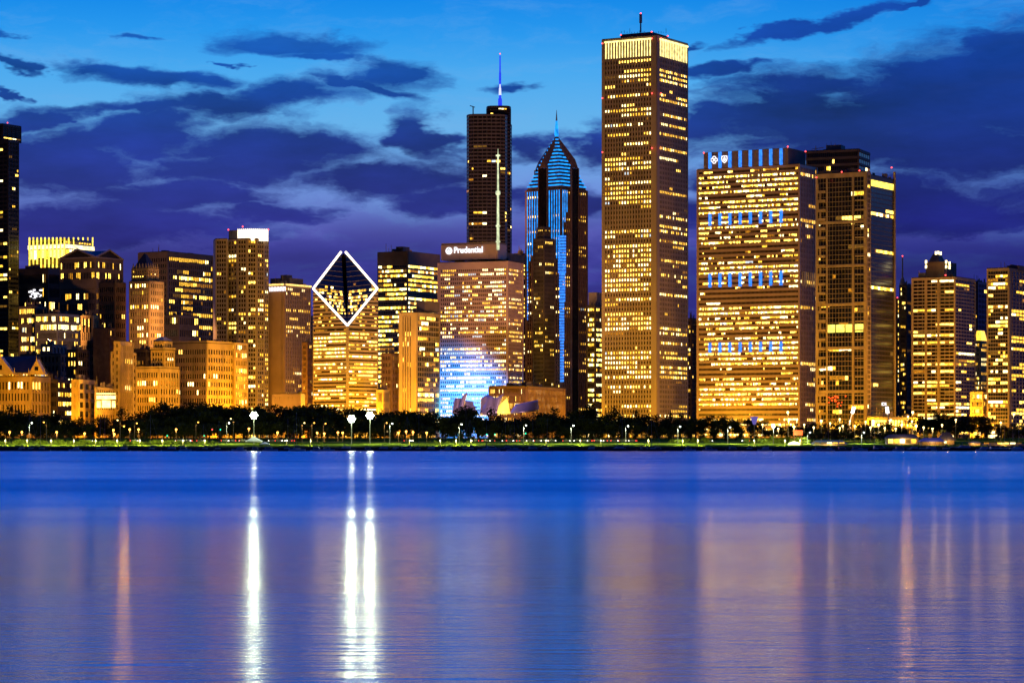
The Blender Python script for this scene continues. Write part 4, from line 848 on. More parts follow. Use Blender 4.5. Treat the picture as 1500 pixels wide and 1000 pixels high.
b = tower('lit_strip_tower', 'narrow block with a column of lit windows right of the glass slab', 1310, 1314, 1321, 437, 2650, S(30,2,.2,pw=.3,sf=.4), S(30,3,.5,pw=.3,sf=.4,full=.1), frame='brickdark', done=False); b.beacon(1314.5, 436, 2645); b.done()
b = tower('balcony_tower', 'banded concrete balcony tower with lit pyramid cap', 1336.5, 1399, 1428, 406, 2280, S(44,9,.20,pw=.06,sf=.34,pd=.3,sd=.9,cor=.7,full=.02,cols=(2.8,5.6),w=(5,6,4,3,3,.4),lf=LOW(1.7,.7)), S(44,7,.26,pw=.06,sf=.34,pd=.3,sd=.9,cor=.7,w=(5,6,4,3,3,.2),lf=LOW(1.4,.7)), frame='lime', done=False, corner=.8)
b.block('penthouse', 1356, 1383, 1401, 383, 405, 2300, 30, 'brick'); q = boxpoly(1360, 1376, 1385, 2303, 30)
c = MB(); c.prism(q, Z(383,2303), Z(371,2303), poly2=inset(q,.45)); b.part(c, 'pyramid_roof', MT['slate'])
c = MB(); 
for px, py in ((1356.5,384),(1356.5,391),(1386,384),(1386,391),(1391,386),(1391,392),(1371,371),(1374.5,370.5),(1378,371.5)): c.box(X(px,2290)-.7, X(px,2290)+.7, 2289.5, 2290.5, Z(py,2290)-1.1, Z(py,2290)+1.5)
b.part(c, 'crown_lamp', W[3]); b.beacon(1385, 403, 2285); b.done()
tower('blue_rear_tower', 'plain dark blue tower half hidden behind the balcony tower', 1424, 1432, 1446, 413, 2900, S(30,4,.02,pw=.1,sf=.4), S(30,6,.02,pw=.1,sf=.4), frame='blueglass', glass='blueglass')
b = tower('golden_crowned_block', 'golden lit masonry hotel with a glowing ornate crown', 1422, 1436, 1448, 500, 2450, S(20,6,.42,pw=.45,sf=.42,w=(6,6,3,3,1,0)), S(20,6,.35,pw=.45,sf=.42,w=(6,6,3,3,1,0)), frame='terra', done=False, cat='building')
c = MB(); q = boxpoly(1427, 1437, 1446, 2455, 30); c.prism(q, b.zt+.9, Z(484,2455), poly2=inset(q,.6)); b.part(c, 'crown', W[1]); b.done()
tower('low_glass_podium', 'low lit glass office block at the golden hotel foot', 1422, 1440, 1452, 574, 2200, S(6,8,.45,pw=.2,sf=.4), S(6,5,.4,pw=.2,sf=.4), frame='conc', cat='building', group=OLD)
b = tower('east_apartment_tower', 'glass apartment tower with pale vertical fins cut off by the photo edge', 1446, 1478, 1560, 393, 2150, S(44,8,.30,pw=.08,sf=.25,pd=.3,sd=.3,cor=.65,w=(5,6,4,3,3,.4)), S(44,18,.30,pw=.08,sf=.25,pd=.4,sd=.3,cor=.6,cols=(0.2,6,12),w=(5,6,4,3,3,.4)), frame='conc', glass='blueglass', th=32, done=False)
b.block('penthouse', 1475, 1492, 1560, 388.5, 396, 2165, 32, 'concdark'); b.done()
tower('lakeside_podium', 'long low podium with glowing lobby below the dark glass slab', 1271, 1300, 1345, 611, 2120, S(2,6,.9,pw=.08,sf=.25,wh=(.9,1),w=(8,2,0,6,0,0)), S(2,10,.3,pw=.2,sf=.4), th=24, frame='lime', cat='building', group=OLD)
# ---------------------------------------------------------------- bandshell of curled steel plates
def bandshell():
    Y0 = 2080; o = empty('bandshell', (X(725,Y0), Y0, 7.5)); tag(o, 'bandshell of curled steel plates with a glowing stage above the trees', 'bandshell')
    def plate(cs, bulge, mat, name, y=Y0, thick=.7):
        g = MB(); n = 6; vs = []
        for s in (0, thick):
            for i in range(n+1):
                for j in range(n+1):
                    u, v = i/n, j/n; px = (1-u)*((1-v)*cs[0][0]+v*cs[1][0])+u*((1-v)*cs[3][0]+v*cs[2][0]); py = (1-u)*((1-v)*cs[0][1]+v*cs[1][1])+u*((1-v)*cs[3][1]+v*cs[2][1])
                    yy = y-bulge*math.sin(math.pi*u)*(1-.3*v)+v*bulge*.5+s; vs.append((X(px,yy), yy, Z(py,yy)))
        m = (n+1)**2; fs = []
        for i in range(n):
            for j in range(n):
                a = i*(n+1)+j; fs.append((a, a+1, a+n+2, a+n+1)); fs.append((m+a, m+a+n+1, m+a+n+2, m+a+1))
        for k in range(n):
            for a, b_ in ((k, k+1), (n*(n+1)+k+1, n*(n+1)+k)): fs.append((a, m+a, m+b_, b_))
            for a, b_ in (((k+1)*(n+1), k*(n+1)), (k*(n+1)+n, (k+1)*(n+1)+n)): fs.append((a, m+a, m+b_, b_))
        g.add(vs, fs); ob = g.build(name, mat, o, tuple(o.location)); 
        for p in ob.data.polygons: p.use_smooth = True
    P_ = MT['panel']
    plate([(662,606),(666,583),(676,583),(674,606)], 3, P_, 'steel_plate')
    plate([(671,600),(677,580),(684.5,574),(679,600)], 2, P_, 'steel_plate', Y0-4)
    plate([(675,606),(677,586),(692,587.5),(700,606)], 5, P_, 'steel_plate', Y0+3)
    plate([(703,608),(704.5,583),(714,577.5),(727,583.5)], 4, P_, 'steel_plate', Y0+1)
    plate([(703,608),(714,578),(727,584),(729,608)], 6, P_, 'steel_plate', Y0-2)
    plate([(722,606),(725,584),(738,576),(730,606)], 3, P_, 'steel_plate', Y0-5)
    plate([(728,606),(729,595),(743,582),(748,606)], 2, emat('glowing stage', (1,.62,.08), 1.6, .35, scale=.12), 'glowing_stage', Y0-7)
    plate([(746,606),(755,592),(788,585.5),(790,602)], 5, P_, 'steel_plate', Y0-3)
bandshell()
# ---------------------------------------------------------------- trees and shrubs
def leaf_mesh(name, seed, n, rx, rz, zc, size, mat, lobes=9, trunk=False):
    rg = random.Random(seed); b = MB(); L = []
    for k in range(lobes):
        a = rg.uniform(0, 6.283); r = rg.uniform(0, .62)*rx; zz = zc+rg.uniform(-.55,.6)*rz; L.append((r*math.cos(a), r*math.sin(a), zz, rg.uniform(.38,.62)*rx*(1-.3*abs(zz-zc)/rz), rg.uniform(.3,.5)*rz))
    for k in range(n):
        lx, ly, lz, lr, lh = L[k % lobes]
        d = Vector((rg.gauss(0,1), rg.gauss(0,1), rg.gauss(0,1))).normalized()*(rg.random()**.6)
        c = Vector((lx+d.x*lr, ly+d.y*lr, lz+d.z*lh)); e = Vector((rg.gauss(0,1), rg.gauss(0,1), rg.gauss(0,1))).normalized(); f = e.orthogonal().normalized(); s = size*rg.uniform(.6,1.3)
        f = (Matrix.Rotation(rg.uniform(0,6.28), 3, e) @ f); g = e.cross(f)
        b.add([c+f*s, c+g*s*.6, c-f*s, c-g*s*.6], [(0,1,2,3)])
    return b.mesh(name, [mat])
CROWN = [leaf_mesh('crown', 10+i, 1150, .44, .42, .55, .034, LEAF) for i in range(6)]
def trunk_mesh(seed):
    rg = random.Random(seed); b = MB(); b.tube((0,0,0), (0,0,.34), .022, .016, 7)
    for k in range(5):
        a = k*1.26+rg.random(); b.tube((0,0,.26+.02*k), (.2*math.cos(a), .2*math.sin(a), .5+rg.uniform(0,.15)), .011, .004, 5)
    b.tube((0,0,.34), (0.02,0,.7), .014, .004, 5); return b.mesh('trunk', [MT['bark']])
TRUNK = [trunk_mesh(i) for i in range(3)]
SHR = [leaf_mesh('shrub', 40+i, 420, .62, .40, .44, .062, SHRUB, 7) for i in range(4)]
def top_at(px):
    pts = [(-60,596),(0,593),(60,598),(120,603),(180,600),(240,590),(300,583),(360,585),(440,587),(520,592),(600,595),(660,597),(700,594),(750,602),(800,599),(840,592),(900,596),(930,604),(980,600),(1040,603),(1090,609),(1125,618),(1140,640)]
    for (a, ya), (b, yb) in zip(pts, pts[1:]):
        if px <= b: return ya+(yb-ya)*(px-a)/(b-a)
    return 640
rg = random.Random(5)
def tree(px, Y, top, base, wide=1., ci=None):
    h = Z(top, Y)-gz(Y); o = empty('tree', (X(px,Y), Y, gz(Y)-.1), rg.uniform(0,6.28)); 
    c = bpy.data.objects.new('crown', CROWN[rg.randrange(6) if ci is None else ci]); col.objects.link(c); c.parent = o; c.scale = (h*wide, h*wide, h*1.03)
    t = bpy.data.objects.new('trunk', TRUNK[rg.randrange(3)]); col.objects.link(t); t.parent = o; t.scale = (h, h, h)
    later(o, base+' '+near(px), 'tree', 'park trees on the shore', px)
for row, (Y, dy, step, ph) in enumerate(((1850, 0, 19, 0), (1800, 4, 19, 9), (1750, 14, 19, 4), (1712, 30, 17, 1))):
    px = -50+ph
    while px < 1118:
        t = top_at(px)+dy+rg.uniform(-3,8)+(rg.random()<.12)*6
        tree(px, Y+rg.uniform(-12,12), t, ('dark back row tree below','dark middle row tree below','dark front row tree below','low dark understorey tree below')[row], rg.uniform(1.,1.3)*(1.4 if row == 3 else 1))
        px += step*rg.uniform(.8,1.15)
px = 1122
while px < 1342:
    tree(px, rg.uniform(1740,1880), rg.uniform(616,628), 'small lamplit plaza tree below', rg.uniform(1.1,1.5)); px += rg.uniform(6,10)
px = 1180
while px < 1330:
    tree(px, rg.uniform(1690,1710), rg.uniform(629,634), 'low dark shore tree below', rg.uniform(1.4,1.8)); px += rg.uniform(9,13)
px = 1346
while px < 1530:
    t = 602 if px < 1438 else 618
    tree(px, rg.uniform(1780,1830), t+rg.uniform(-2,5), 'spreading dark tree below', rg.uniform(1.1,1.35)); px += rg.uniform(11,15)
px = 1340
while px < 1520:
    tree(px, rg.uniform(1720,1735), rg.uniform(626,636), 'young lamplit tree below', rg.uniform(.9,1.3)); px += rg.uniform(12,18)
def shrub(px, Y, top, wide=1.1):
    top -= 2.5; h = Z(top, Y)-gz(Y); o = bpy.data.objects.new('shrub', SHR[rg.randrange(4)]); col.objects.link(o); o.location = (X(px,Y), Y, gz(Y)-.1*h); o.rotation_euler = (0,0,rg.uniform(0,6.28)); o.scale = (h*wide, h*wide, h*1.1)
    later(o, 'lit green shrub below '+near(px), 'shrub', 'shrubs on the shore lawn', px)
px = -8
while px < 322:
    shrub(px, rg.uniform(1552,1566), rg.uniform(642,646.5)+(px > 250)*2.5, rg.uniform(1.1,1.5)); px += rg.uniform(7,10.5)
for a, b_, t in ((628,702,646),(760,780,645),(985,1035,641),(1095,1125,643),(1128,1180,638),(1290,1320,643)):
    px = a
    while px < b_: shrub(px, rg.uniform(1575,1600), t+rg.uniform(-1.5,2.5), rg.uniform(1.1,1.7)); px += rg.uniform(8,12)
for px in (380, 440, 470): shrub(px, 1560, 649, 1.8)

# ---------------------------------------------------------------- lamps
def street_lamp(px, py, Y, kind, hmat, c, power, base, grp, r=.45, arm=1):
    z = Z(py, Y); g = gz(Y); o = empty(kind, (X(px,Y), Y, g)); h = z-g
    m = MB(); m.tube((0,0,-.2), (0,0,h), .16, .10, 6); m.tube((0,0,-.2), (0,0,.8), .28, .24, 6)
    if arm: m.tube((0,0,h-.1), (arm*1.5,0,h+.25), .08, .06, 5)
    m.build('pole', MT['black' if kind == 'fill_lamp' else 'pole'], o)
    hx = arm*1.5; m = MB()
    if arm: m.box(hx-.75, hx+.45, -.3, .3, h+.12, h+.42); m.build('lamp_housing', MT['pole'], o); m = MB(); m.ball((hx-.1,0,h-.02), r*.8)
    else: m.cone(0, 0, h+r*.9, h+r*1.3, r*.6, .1, 8); m.build('lamp_cap', MT['pole'], o); m = MB(); m.ball((0,0,h+r*.2), r)
    m.build('lamp_head', hmat, o)
    if power and kind == 'globe_lamp': light('SPOT', o, (0, -.2, h-.9), c, power*1.2, .5, (0,.1,-1), 150, .4)
    elif power: light('SPOT', o, (hx-.1, -.2, h-.9), c, power, .4, (0,.8,-.55) if kind == 'fill_lamp' else (0,.05,-1), 150, .35)
    later(o, base+' '+near(px), 'street lamp', grp, px); return o
LP_F, LP_W = 3.8e4, 3.2e4
OR = (1,.42,.08); WH = (.90,1,.72); WM = (1,.66,.22)
for px, py in ((43,619),(332,619),(571,620),(672.6,621),(767,622.5),(836.5,623),(916.5,623.5),(992.8,624.5),(1066,625.5),(1262,633),(1183,633)):
    street_lamp(px, py, 1572, 'street_lamp', E_LAMPW, WH, LP_W, 'tall white shore lamp before', 'white lamps on the shore lawn', .55)
for px, py in ((68,618),(176,615),(197,619.5),(287,618),(342,613),(442.6,619),(457,619),(473.5,620),(563,619)):
    street_lamp(px, py, 1668, 'street_lamp', E_ORANGE if px not in (176,342,442.6) else E_WARM, OR, 5e3, 'tall arm lamp by the road before', 'arm lamps along the road', .5, 1 if px % 2 else -1)
for px, py in ((14,633),(32,633),(83,633),(124,635),(166,630),(167.5,636),(190,629),(203,629),(258,629),(364.6,628),(406.6,633.5),(464.6,634),(475,635),(495,633.5),(502,634),(583.7,634),(595,632),(605,633),(625,634)):
    street_lamp(px, py, 1680, 'park_lamp', E_ORANGE, OR, 3.5e3, 'short orange park lamp before', 'orange park lamps', .62, 0)
rg2 = random.Random(11)
for px, py in ((1163,625),(1167,615),(1155,617),(1154,604),(1203,616.6),(1234.5,624),(1252,624),(1230,627),(1287,622.5),(1321,622.5),(1342,624),(1337,604),(1336,617),(1305,615),(1380,622.5),(1400,615),(1485,607),(1466,619),(1117,622),(1140,628),(1178,622),(1192,626),(1216,620),(1268,618),(1275,626),(1296,627),(1312,628),(1353,626),(1366,628),(1230,614),(1245,617),(1330,610)):
    street_lamp(px, py, rg2.uniform(1715,1735), 'globe_lamp', E_WARM, WM, 4.5e3, 'warm globe lamp before', 'warm globe lamps of the plaza', .75 if px in (1203,1342,1154,1337,1287,1163,1321) else .55, 0)
for px in (8,40,75,108,140,172,205,238,268,300,645,668,690,1000,1022,1105,1150,1172):  # added low lamps that brighten the shrubs and lawn
    street_lamp(px, 642.5, 1535, 'fill_lamp', E_FILL, (.95,1,.28), 3.6e4, 'added low fill lamp before', 'added fill lamps along the shore path', .16, 0)
for px in (420,455,600,800,850,880,950):  # more added fill lamps for the lawn
    street_lamp(px, 642.5, 1535, 'fill_lamp', E_FILL, (.95,1,.30), 2.2e4, 'added low fill lamp before', 'added fill lamps along the shore path', .16, 0)
street_lamp(1133, 625, 1570, 'flood_lamp', E_FLOOD, WH, 3e4, 'bright white mast lamp before', 'bright mast lamps', .8, 0)
def stadium(px, py, Y, label):
    z = Z(py, Y); g = gz(Y); h = z-g; o = empty('floodlight_mast', (X(px,Y), Y, g)); m = MB(); m.tube((0,0,-.2), (0,0,h+1), .26, .16, 8); m.box(-1.7,1.7,.36,.5,h-.1,h+.1); m.box(-1.1,1.1,.36,.5,h-1.55,h-1.4); m.box(-1.1,1.1,.36,.5,h+1.4,h+1.55); m.build('pole', MT['pole'], o)
    for i in range(7):
        if True:
            m = MB(); cx_, cz_ = (0, h) if i == 6 else (1.65*math.cos(i*1.0472), h+1.65*math.sin(i*1.0472)); m.cone(cx_, 0, cz_-.1, cz_+.1, .1, .1, 6); m.v = []; m.f = []; m.m = []
            m.tube((cx_,-.15,cz_), (cx_,.35,cz_+.15), .72, .3, 10); q = m.build('lamp_housing', MT['pole'], o)
            m = MB(); m.tube((cx_,-.22,cz_), (cx_,-.16,cz_), .66, .66, 10); m.build('lamp_lens', E_FLOOD, o)
    light('SPOT', o, (0,-1.2,h), (.86,1,.72), LP_F, 1.9, (0,-1,.02), 34, .5); light('POINT', o, (0,-1.,h-.5), (.85,1,.55), 2.5e4, .6); tag(o, label, 'floodlight', 'floodlight masts on the lawn')

stadium(372, 608, 1560, 'glaring floodlight mast by the small white tent, leftmost of three')
stadium(515, 613, 1560, 'glaring floodlight mast, lower one of the close pair')
stadium(542, 608, 1562, 'glaring floodlight mast, taller one of the close pair')
def signal(px, py, Y=1628, mat=None):
    o = empty('traffic_light', (X(px,Y), Y, gz(Y))); z = Z(py,Y)-gz(Y); m = MB(); m.tube((0,0,-.1), (0,0,z+.4), .09, .08, 6); m.build('pole', MT['black'], o)
    m = MB(); m.box(-.25,.25,-.3,.0,z-.7,z+.9); m.build('signal_housing', MT['black'], o); m = MB(); m.ball((0,-.35,z), .34); m.build('signal_lamp', mat or E_GREEN, o)
    later(o, 'traffic signal glowing '+('red' if mat else 'green')+' before '+near(px), 'traffic light', 'traffic signals', px)
for px, py in ((245,638),(299,638),(323,629),(770,634.6),(1055,634.6),(725,636),(713,636)): signal(px, py)
signal(311, 629, 1628, E_RED)
def skybeam(px0, px1, py0, py1, label):
    Y = 1930; o = empty('light_sculpture', (X(px0,Y), Y, gz(Y))); dx = X(px1,Y)-X(px0,Y); z0, z1 = 0, Z(py1,Y)-gz(Y); m = MB(); m.tube((0,0,0), (dx,0,z1), .35, .3, 6); m.tube((dx*.55,0,z1*.55), (dx*1.1,0,0), .3, .3, 6); m.build('leaning_mast', MT['white'], o)
    m = MB(); ax = Vector((dx,0,z1)).normalized(); p = Vector((dx,0,z1)); m.tube(p-ax*1, p+ax*3.6, 1.1, 1.1, 8); m.build('lamp_head', E_WHITE, o); tag(o, label, 'light mast', 'leaning light masts')
skybeam(1238, 1249, 0, 603, 'white leaning light mast before the framed glass tower'); skybeam(1305, 1300, 0, 603, 'white leaning light mast before the dark glass slab')

# ---------------------------------------------------------------- cars on the shore road
def make_car():
    o = empty('car', (0,0,0)); m = MB()
    prof = [(-2.2,.35),(-2.25,.8),(-1.6,.95),(-1.0,1.42),(.6,1.45),(1.2,1.0),(2.15,.85),(2.25,.4)]
    n = len(prof); m.add([(x,-.88,z) for x, z in prof]+[(x,.88,z) for x, z in prof], [tuple(range(n-1,-1,-1)), tuple(range(n,2*n))]+[(i,(i+1)%n,n+(i+1)%n,n+i) for i in range(n)]); m.build('body', pmat('car paint', (.12,.12,.14), .3, .2, .05), o)
    m = MB(); m.add([(x,y,z) for y in (-.89,.89) for x, z in ((-.95,1.0),(-.8,1.36),(.5,1.38),(.95,1.02))], [(3,2,1,0),(4,5,6,7)]); m.build('side_window', MT['glass'], o)
    for x in (-1.4, 1.4):
        for y in (-.8, .8): m = MB(); m.tube((x,y-.1,.33), (x,y+.1,.33), .33, .33, 10); m.build('wheel', MT['tyre'], o)
    for y in (-.62, .62):
        m = MB(); m.box(1.8,2.32,y*1.12-.22,y*1.12+.22,.55,.85); m.build('headlight', E_HEAD, o); m = MB(); m.box(-2.32,-1.9,y*1.12-.22,y*1.12+.22,.6,.9); m.build('taillight', E_TAIL, o)
    return o
car0 = make_car(); first = True; lanes = ((1636,1),(1641,1),(1651,-1),(1656,-1))
rg = random.Random(21)
for k in range(64):
    px = rg.choice((rg.uniform(230,440), rg.uniform(690,930), rg.uniform(0,1120), rg.uniform(690,930))); Y, dr = lanes[k % 4]
    o = car0 if first else copy_tree(car0); first = False
    o.location = (X(px,Y), Y, gz(Y)+.02); o.rotation_euler = (0,0,(0 if dr > 0 else math.pi)+rg.uniform(-.03,.03))
    later(o, ('small car facing right before ','small car facing left before ')[dr < 0]+near(px), 'car', 'cars on the shore road', px)
# ---------------------------------------------------------------- tents and waterfront huts
def tent(px, py, Y, w, label, mat='tentw'):
    g = gz(Y); h = Z(py,Y)-g; o = empty('tent', (X(px,Y), Y, g)); m = MB(); q = [(-w,-w),(w,-w),(w,w),(-w,w)]
    m.prism(q, h*.45, h, poly2=[(x*.03,y*.03) for x, y in q]); m.prism(q, h*.45-.5, h*.45-.01, top=False, bottom=False); m.build('canopy', MT[mat], o)
    for x, y in q: m = MB(); m.tube((x*.97,y*.97,-.1), (x*.97,y*.97,h*.45), .08, k=5); m.build('leg', MT['pole'], o)
    tag(o, label, 'tent', 'tents on the lawn')
tent(372, 639, 1550, 4.6, 'white peaked tent under the leftmost floodlight mast'); tent(388, 647, 1540, 2.6, 'small white tent right of the peaked white tent')
tent(1163, 646, 1540, 3.2, 'small pale tent beside the red lit sign')
def hut(name, xa, xb, py, Y, d, label, roofm, wallm, lit=True, ridge=2.2, cat='building'):
    g = gz(Y); h = Z(py,Y)-g; x0, x1 = X(xa,Y), X(xb,Y); o = empty(name, ((x0+x1)/2, Y, g)); hw = (x1-x0)/2; m = MB(); m.box(-hw,hw,0,d,-.3,h-ridge); m.build('wall', MT[wallm], o)
    m = MB(); z = h-ridge; m.add([(-hw-1,-1,z+.01),(hw+1,-1,z+.01),(hw+1,d+1,z+.01),(-hw-1,d+1,z+.01),(-hw+2,d/2,h),(hw-2,d/2,h)], [(0,1,5,4),(2,3,4,5),(1,2,5),(3,0,4),(3,2,1,0)]); m.build('roof', MT[roofm], o)
    n = max(2, int(hw*2/3.4))
    if lit:
        for k in range(n):
            m = MB(); a = -hw+.5+(2*hw-1)*k/n; m.box(a, a+(2*hw-1)/n*.8, -.06, -.005, .8, max(1.6, z-.5)); m.build('window', W[rg.choice((0,1,2,3,4))], o)
    light('POINT', o, (0,-3.5,z+.3), (1,.6,.2), 4e3, .4)
    tag(o, label, cat, 'waterfront huts')
hut('boathouse', 1192, 1240, 644.5, 1545, 9, 'long low boathouse with pale lit windows left of the dark shore trees', 'copper', 'conc')
hut('blue_roofed_cafe', 1350, 1383, 641, 1545, 10, 'cafe under a blue roof with red and yellow lamps', 'bluetent', 'wood')
hut('gabled_pavilion', 1378, 1398, 633, 1562, 9, 'timber pavilion with steep lit gable right of the blue cafe', 'slate', 'wood', ridge=4.5)
hut('harbour_office', 1300, 1345, 636, 1560, 9, 'low harbour office with dark roof left of the blue cafe', 'roof', 'conc')
hut('ticket_kiosk', 1420, 1436, 646, 1540, 5, 'small glowing kiosk below the golden hotel', 'roof', 'wood', ridge=1.)
hut('dock_store', 1440, 1500, 649, 1540, 5, 'flat dock store near the photo edge', 'roof', 'brick', ridge=.8)
o = empty('lit_red_sign', (X(1169,1560), 1560, gz(1560))); m = MB(); m.box(-2.6,2.6,-.2,.2,Z(637,1560)-gz(1560),Z(630,1560)-gz(1560)); m.build('sign_face', E_REDD, o)
m = MB(); m.tube((-2,0,0), (-2,0,5), .12); m.tube((2,0,0), (2,0,5), .12); m.build('sign_post', MT['pole'], o); light('POINT', o, (0,-2.5,3.5), (1,.1,.02), 2500, .4); tag(o, 'small glowing red sign by the white mast lamp', 'sign')
o = empty('violet_sculpture', (X(1105,1720), 1720, gz(1720))); m = MB(); h = Z(610,1720)-gz(1720); m.cone(0,0,h-5,h,.8,2.6,8); m.build('lit_bowl', E_VIO, o); m = MB(); m.tube((0,0,0),(0,0,h-5),.3); m.build('column', MT['pole'], o); tag(o, 'violet lit bowl on a column above the right end of the trees', 'sculpture')
# ---------------------------------------------------------------- boats along the wall
def hull(L, B, H, m, z0=-.3):
    st = [(-.5,.72,0.),(-.3,.95,0.),(0,1,0),(.25,.8,.06),(.42,.4,.18),(.5,.03,.3)]; vs = []
    for t, w, up in st:
        x = t*L; b2 = B/2*w; vs += [(x,-b2,H*(1+up)),(x,-b2*.75,z0),(x,b2*.75,z0),(x,b2,H*(1+up))]
    fs = [(3,2,1,0)]; n = len(st)
    for i in range(n-1):
        a = i*4; fs += [(a,a+1,a+5,a+4),(a+1,a+2,a+6,a+5),(a+2,a+3,a+7,a+6),(a+3,a,a+4,a+7)]
    a = (n-1)*4; fs.append((a,a+1,a+2,a+3)); m.add(vs, fs)
def sailboat(px, Y, mast, hullm, sail, flip=1, L=9.5):
    o = empty('sailboat', (X(px,Y), Y, 0), 0 if flip > 0 else math.pi); m = MB(); hull(L, 2.9, 1.15, m); m.build('hull', MT[hullm], o)
    m = MB(); m.prism([(-1.6,-.8),(1.9,-.6),(1.9,.6),(-1.6,.8)], 1.15, 1.75, poly2=[(-1.4,-.65),(1.2,-.45),(1.2,.45),(-1.4,.65)]); m.build('cabin', MT['white'], o)
    H = Z(mast, Y); m = MB(); m.tube((.6,0,1.1), (.6,0,H), .10, .06, 6); m.tube((.6,-.9,H*.55), (.6,.9,H*.55), .04); m.build('mast', MT['steel'], o)
    m = MB(); m.tube((.5,0,2.5), (-3.6,0,2.6), .07); m.build('boom', MT['steel'], o)
    m = MB(); m.tube((.4,0,2.75), (-3.5,0,2.75), .28, .14, 7); m.build('furled_sail', MT[sail], o)
    m = MB(); m.tube((L*.48,0,1.5), (.6,0,H-.3), .02, k=3); m.tube((-L*.48,0,1.3), (.6,0,H-.1), .02, k=3); m.build('rigging', MT['steel'], o)
    later(o, ('dark' if hullm == 'darkhull' else 'white')+' sailboat with furled sail before '+near(px), 'sailboat', 'boats moored along the wall', px)
def motorboat(px, Y, L, hullm, top, flip=1):
    o = empty('motorboat', (X(px,Y), Y, 0), 0 if flip > 0 else math.pi); m = MB(); hull(L, L*.3, L*.12, m); m.build('hull', MT[hullm], o); h = L*.12
    m = MB(); m.prism([(-L*.3,-L*.11),(L*.22,-L*.08),(L*.22,L*.08),(-L*.3,L*.11)], h, h+1.3, poly2=[(-L*.28,-L*.09),(L*.08,-L*.07),(L*.08,L*.07),(-L*.28,L*.09)]); m.build('cabin', MT['white'], o)
    m = MB(); m.prism([(-L*.22,-L*.1-.03),(L*.1,-L*.085-.03),(L*.1,-L*.07),(-L*.22,-L*.08)], h+.45, h+.95); m.build('cabin_window', MT['glass'], o)
    m = MB(); m.prism([(-L*.3,-L*.1),(L*.02,-L*.09),(L*.02,L*.09),(-L*.3,L*.1)], h+1.9+top, h+2.1+top); 
    m.build('canopy', MT['navy'], o)
    m = MB()
    for x, y in ((-L*.28,-L*.09),(-L*.28,L*.09),(0,-L*.08),(0,L*.08)): m.tube((x,y,h), (x,y,h+1.9+top), .05, k=4)
    m.build('canopy_frame', MT['steel'], o)
    later(o, ('dark' if hullm == 'darkhull' else 'white')+' motorboat with canopy before '+near(px), 'motorboat', 'boats moored along the wall', px)
rg = random.Random(4)
for px, mast in ((45,606),(61,600),(145,610),(152,603),(222,607),(300,622),(319,616),(420,612),(436,603),(433,628),(598,610),(612,600),(681,598),(690,614),(711,602),(742,608),(755,605),(779,600),(800,612),(913,600),(956,607),(1098,620),(1215,628),(1260,622),(1283,612),(1350,625),(1385,628),(1418,630),(1456,622),(1470,612),(1482,618),(1494,606)):
    sailboat(px, rg.uniform(1478,1490), mast, rg.choice(('darkhull','darkhull','white')), 'navy', rg.choice((1,-1)), rg.uniform(8.5,11))
for px, L, t in ((30,7,0),(110,7,0),(180,8,.1),(250,9,.2),(270,8,0),(350,8,.1),(375,7,0),(395,9,.2),(465,8,.1),(480,8,.3),(505,11,.8),(540,7,0),(560,10,.6),(578,8,0),(597,12,.9),(630,9,.2),(655,8,.1),(722,12,.5),(745,9,.2),(782,10,.7),(865,8,.1),(905,11,.3),(945,9,.4),(965,8,0),(1010,7,0),(1040,8,.1),(1075,9,.3),(1120,8,.1),(1200,8,.3),(1235,9,.4),(1255,8,.2),(1290,13,.9),(1320,10,.6),(1337,9,.3),(1362,11,.8),(1395,9,.4),(1410,14,1.),(1440,9,.3),(1460,12,.8),(1488,9,.3)):
    motorboat(px, rg.uniform(1483,1491), L, rg.choice(('darkhull','white','darkhull')), t, rg.choice((1,-1)))

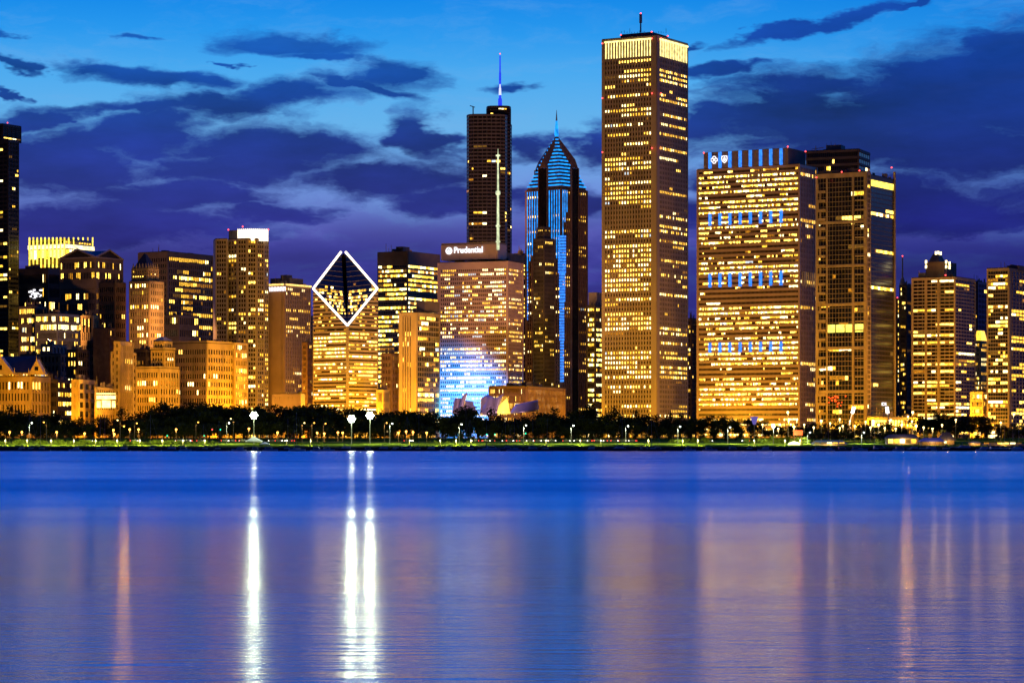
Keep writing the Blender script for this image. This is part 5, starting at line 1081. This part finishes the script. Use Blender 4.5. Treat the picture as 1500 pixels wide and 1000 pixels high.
# ---------------------------------------------------------------- sodium street lights, blue floodlights, and fill floodlights added for the facades
def avenue():
    k = 0
    for px, Y, pw, c in ((-20,2130,1,0),(30,2130,1.5,0),(62,2120,1.6,0),(95,2140,.7,0),(123,2120,1.1,0),(150,2130,1.5,0),(182,2170,1.7,0),(215,2170,1.5,0),(246,2170,1.4,0),(347,2282,2.2,0),(352,2270,1.2,0),
      (380,2290,1.5,0),(420,2320,1.2,0),(436,2320,1.8,0),(470,2190,1.9,1),(492,2180,1.9,1),(525,2180,1.9,1),(540,2232,1.3,1),(575,2250,.7,0),(566,2258,2.2,1),(588,2225,1.2,1),
      (762,2295,1.4,1),(735,2170,.8,1),(780,2170,1.5,1),(812,2170,1.6,1),(850,2320,1.,1),(890,2220,1.1,1),(915,2210,1.2,1),(940,2210,1.2,1),(975,2210,1.2,1),(998,2230,1.2,1),
      (1040,2170,.5,0),(1075,2165,.5,0),(1110,2165,.5,0),(1145,2170,.5,0),(1180,2170,1.0,0),(1205,2110,1.0,0),(1235,2110,1.1,0),(1262,2110,1.0,0),(1290,2080,.5,0),(1330,2080,.6,0),(1350,2190,1.6,0),(1375,2190,1.8,0),(1400,2190,1.8,0),(1420,2190,1.3,0),(1437,2150,.6,0),(1455,2070,1.2,0),(1485,2070,1.6,0)):
        o = empty('sodium_lamp', (X(px,Y), Y, 8.)); m = MB(); m.tube((0,0,0), (0,0,9), .16, .1, 6); m.build('pole', MT['pole'], o); m = MB(); m.ball((0,0,9.3), .35); m.build('lamp_head', E_ORANGE, o)
        light('POINT', o, (0,0,9.9), ((1,.42,.012),(1,.47,.014))[c], AV*pw, .5)
        later(o, 'orange lamp at the foot of '+near(px), 'street lamp', 'orange lamps along the avenue', px)
    for px, Y, tx, ty, tz, pw, c, cone, lab, *zz in (
        (70,2426,95,2720,150,3.0,(1,.45,.16),75,'the western blocks',94),(283,2345,245,2760,150,2.8,(1,.45,.16),70,'the dark grid office',91),(480,1980,505,2280,80,.3,(1,.5,.12),50,'the diamond tower'),
        (700,1950,690,2350,110,5.,(1,.50,.55),42,'the script sign slab'),(420,1960,424,2400,100,.5,(1,.5,.35),22,'the pale ribbed tower'),(830,1960,820,2450,120,.3,(1,.42,.14),36,'the chevron tower'),
        (930,1880,945,2300,190,1.7,(1,.42,.22),46,'the tallest tower'),(1100,1900,1120,2250,130,.3,(1,.42,.22),50,'the blue barred tower'),(1240,1900,1240,2200,120,.9,(1,.45,.17),48,'the framed glass tower'),
        (1390,1950,1385,2280,100,.9,(1,.42,.13),50,'the balcony tower'),(1480,1900,1480,2150,90,.5,(1,.42,.13),50,'the east apartments'),(690,2372,716,2950,300,5.,(1,.45,.22),60,'the rounded spire tower',184)):
        z0 = zz[0] if zz else 8.  # unseen floodlights, added to stand in for the city glow on the towers
        o = empty('floodlight', (X(px,Y), Y, z0)); m = MB(); m.box(-.8,.8,-.6,.6,0,.5); m.build('base', MT['kerb'], o); m = MB(); m.box(-1.2,1.2,-.4,.4,.5,1.9); m.build('lamp_housing', MT['black'], o)
        light('SPOT', o, (0,1.4,2.2), c, FL*pw, 1.2, (X(tx,ty)-X(px,Y), ty-Y, tz-z0), cone, .8); later(o, ('roof' if zz else 'ground')+' fill floodlight added for '+lab, 'floodlight', 'fill floodlights added for the towers', px)
    for px in (672,694,716):
        o = empty('floodlight', (X(px,2255), 2255, 8.)); m = MB(); m.box(-.8,.8,-.6,.6,0,.5); m.build('base', MT['kerb'], o); m = MB(); m.box(-1.2,1.2,-.4,.4,.5,1.9); m.build('lamp_housing', MT['black'], o)
        light('SPOT', o, (0,1.4,2.2), (.0,.30,1.), BL, 1., (X(688,2360)-X(px,2255), 100, 26), 50, 1.); later(o, 'blue ground floodlight before the blue washed slab', 'floodlight', 'blue floodlights', px)
AV, FL, BL = 6e4, 2.6e5, 1.7e6
avenue()
settle_labels()
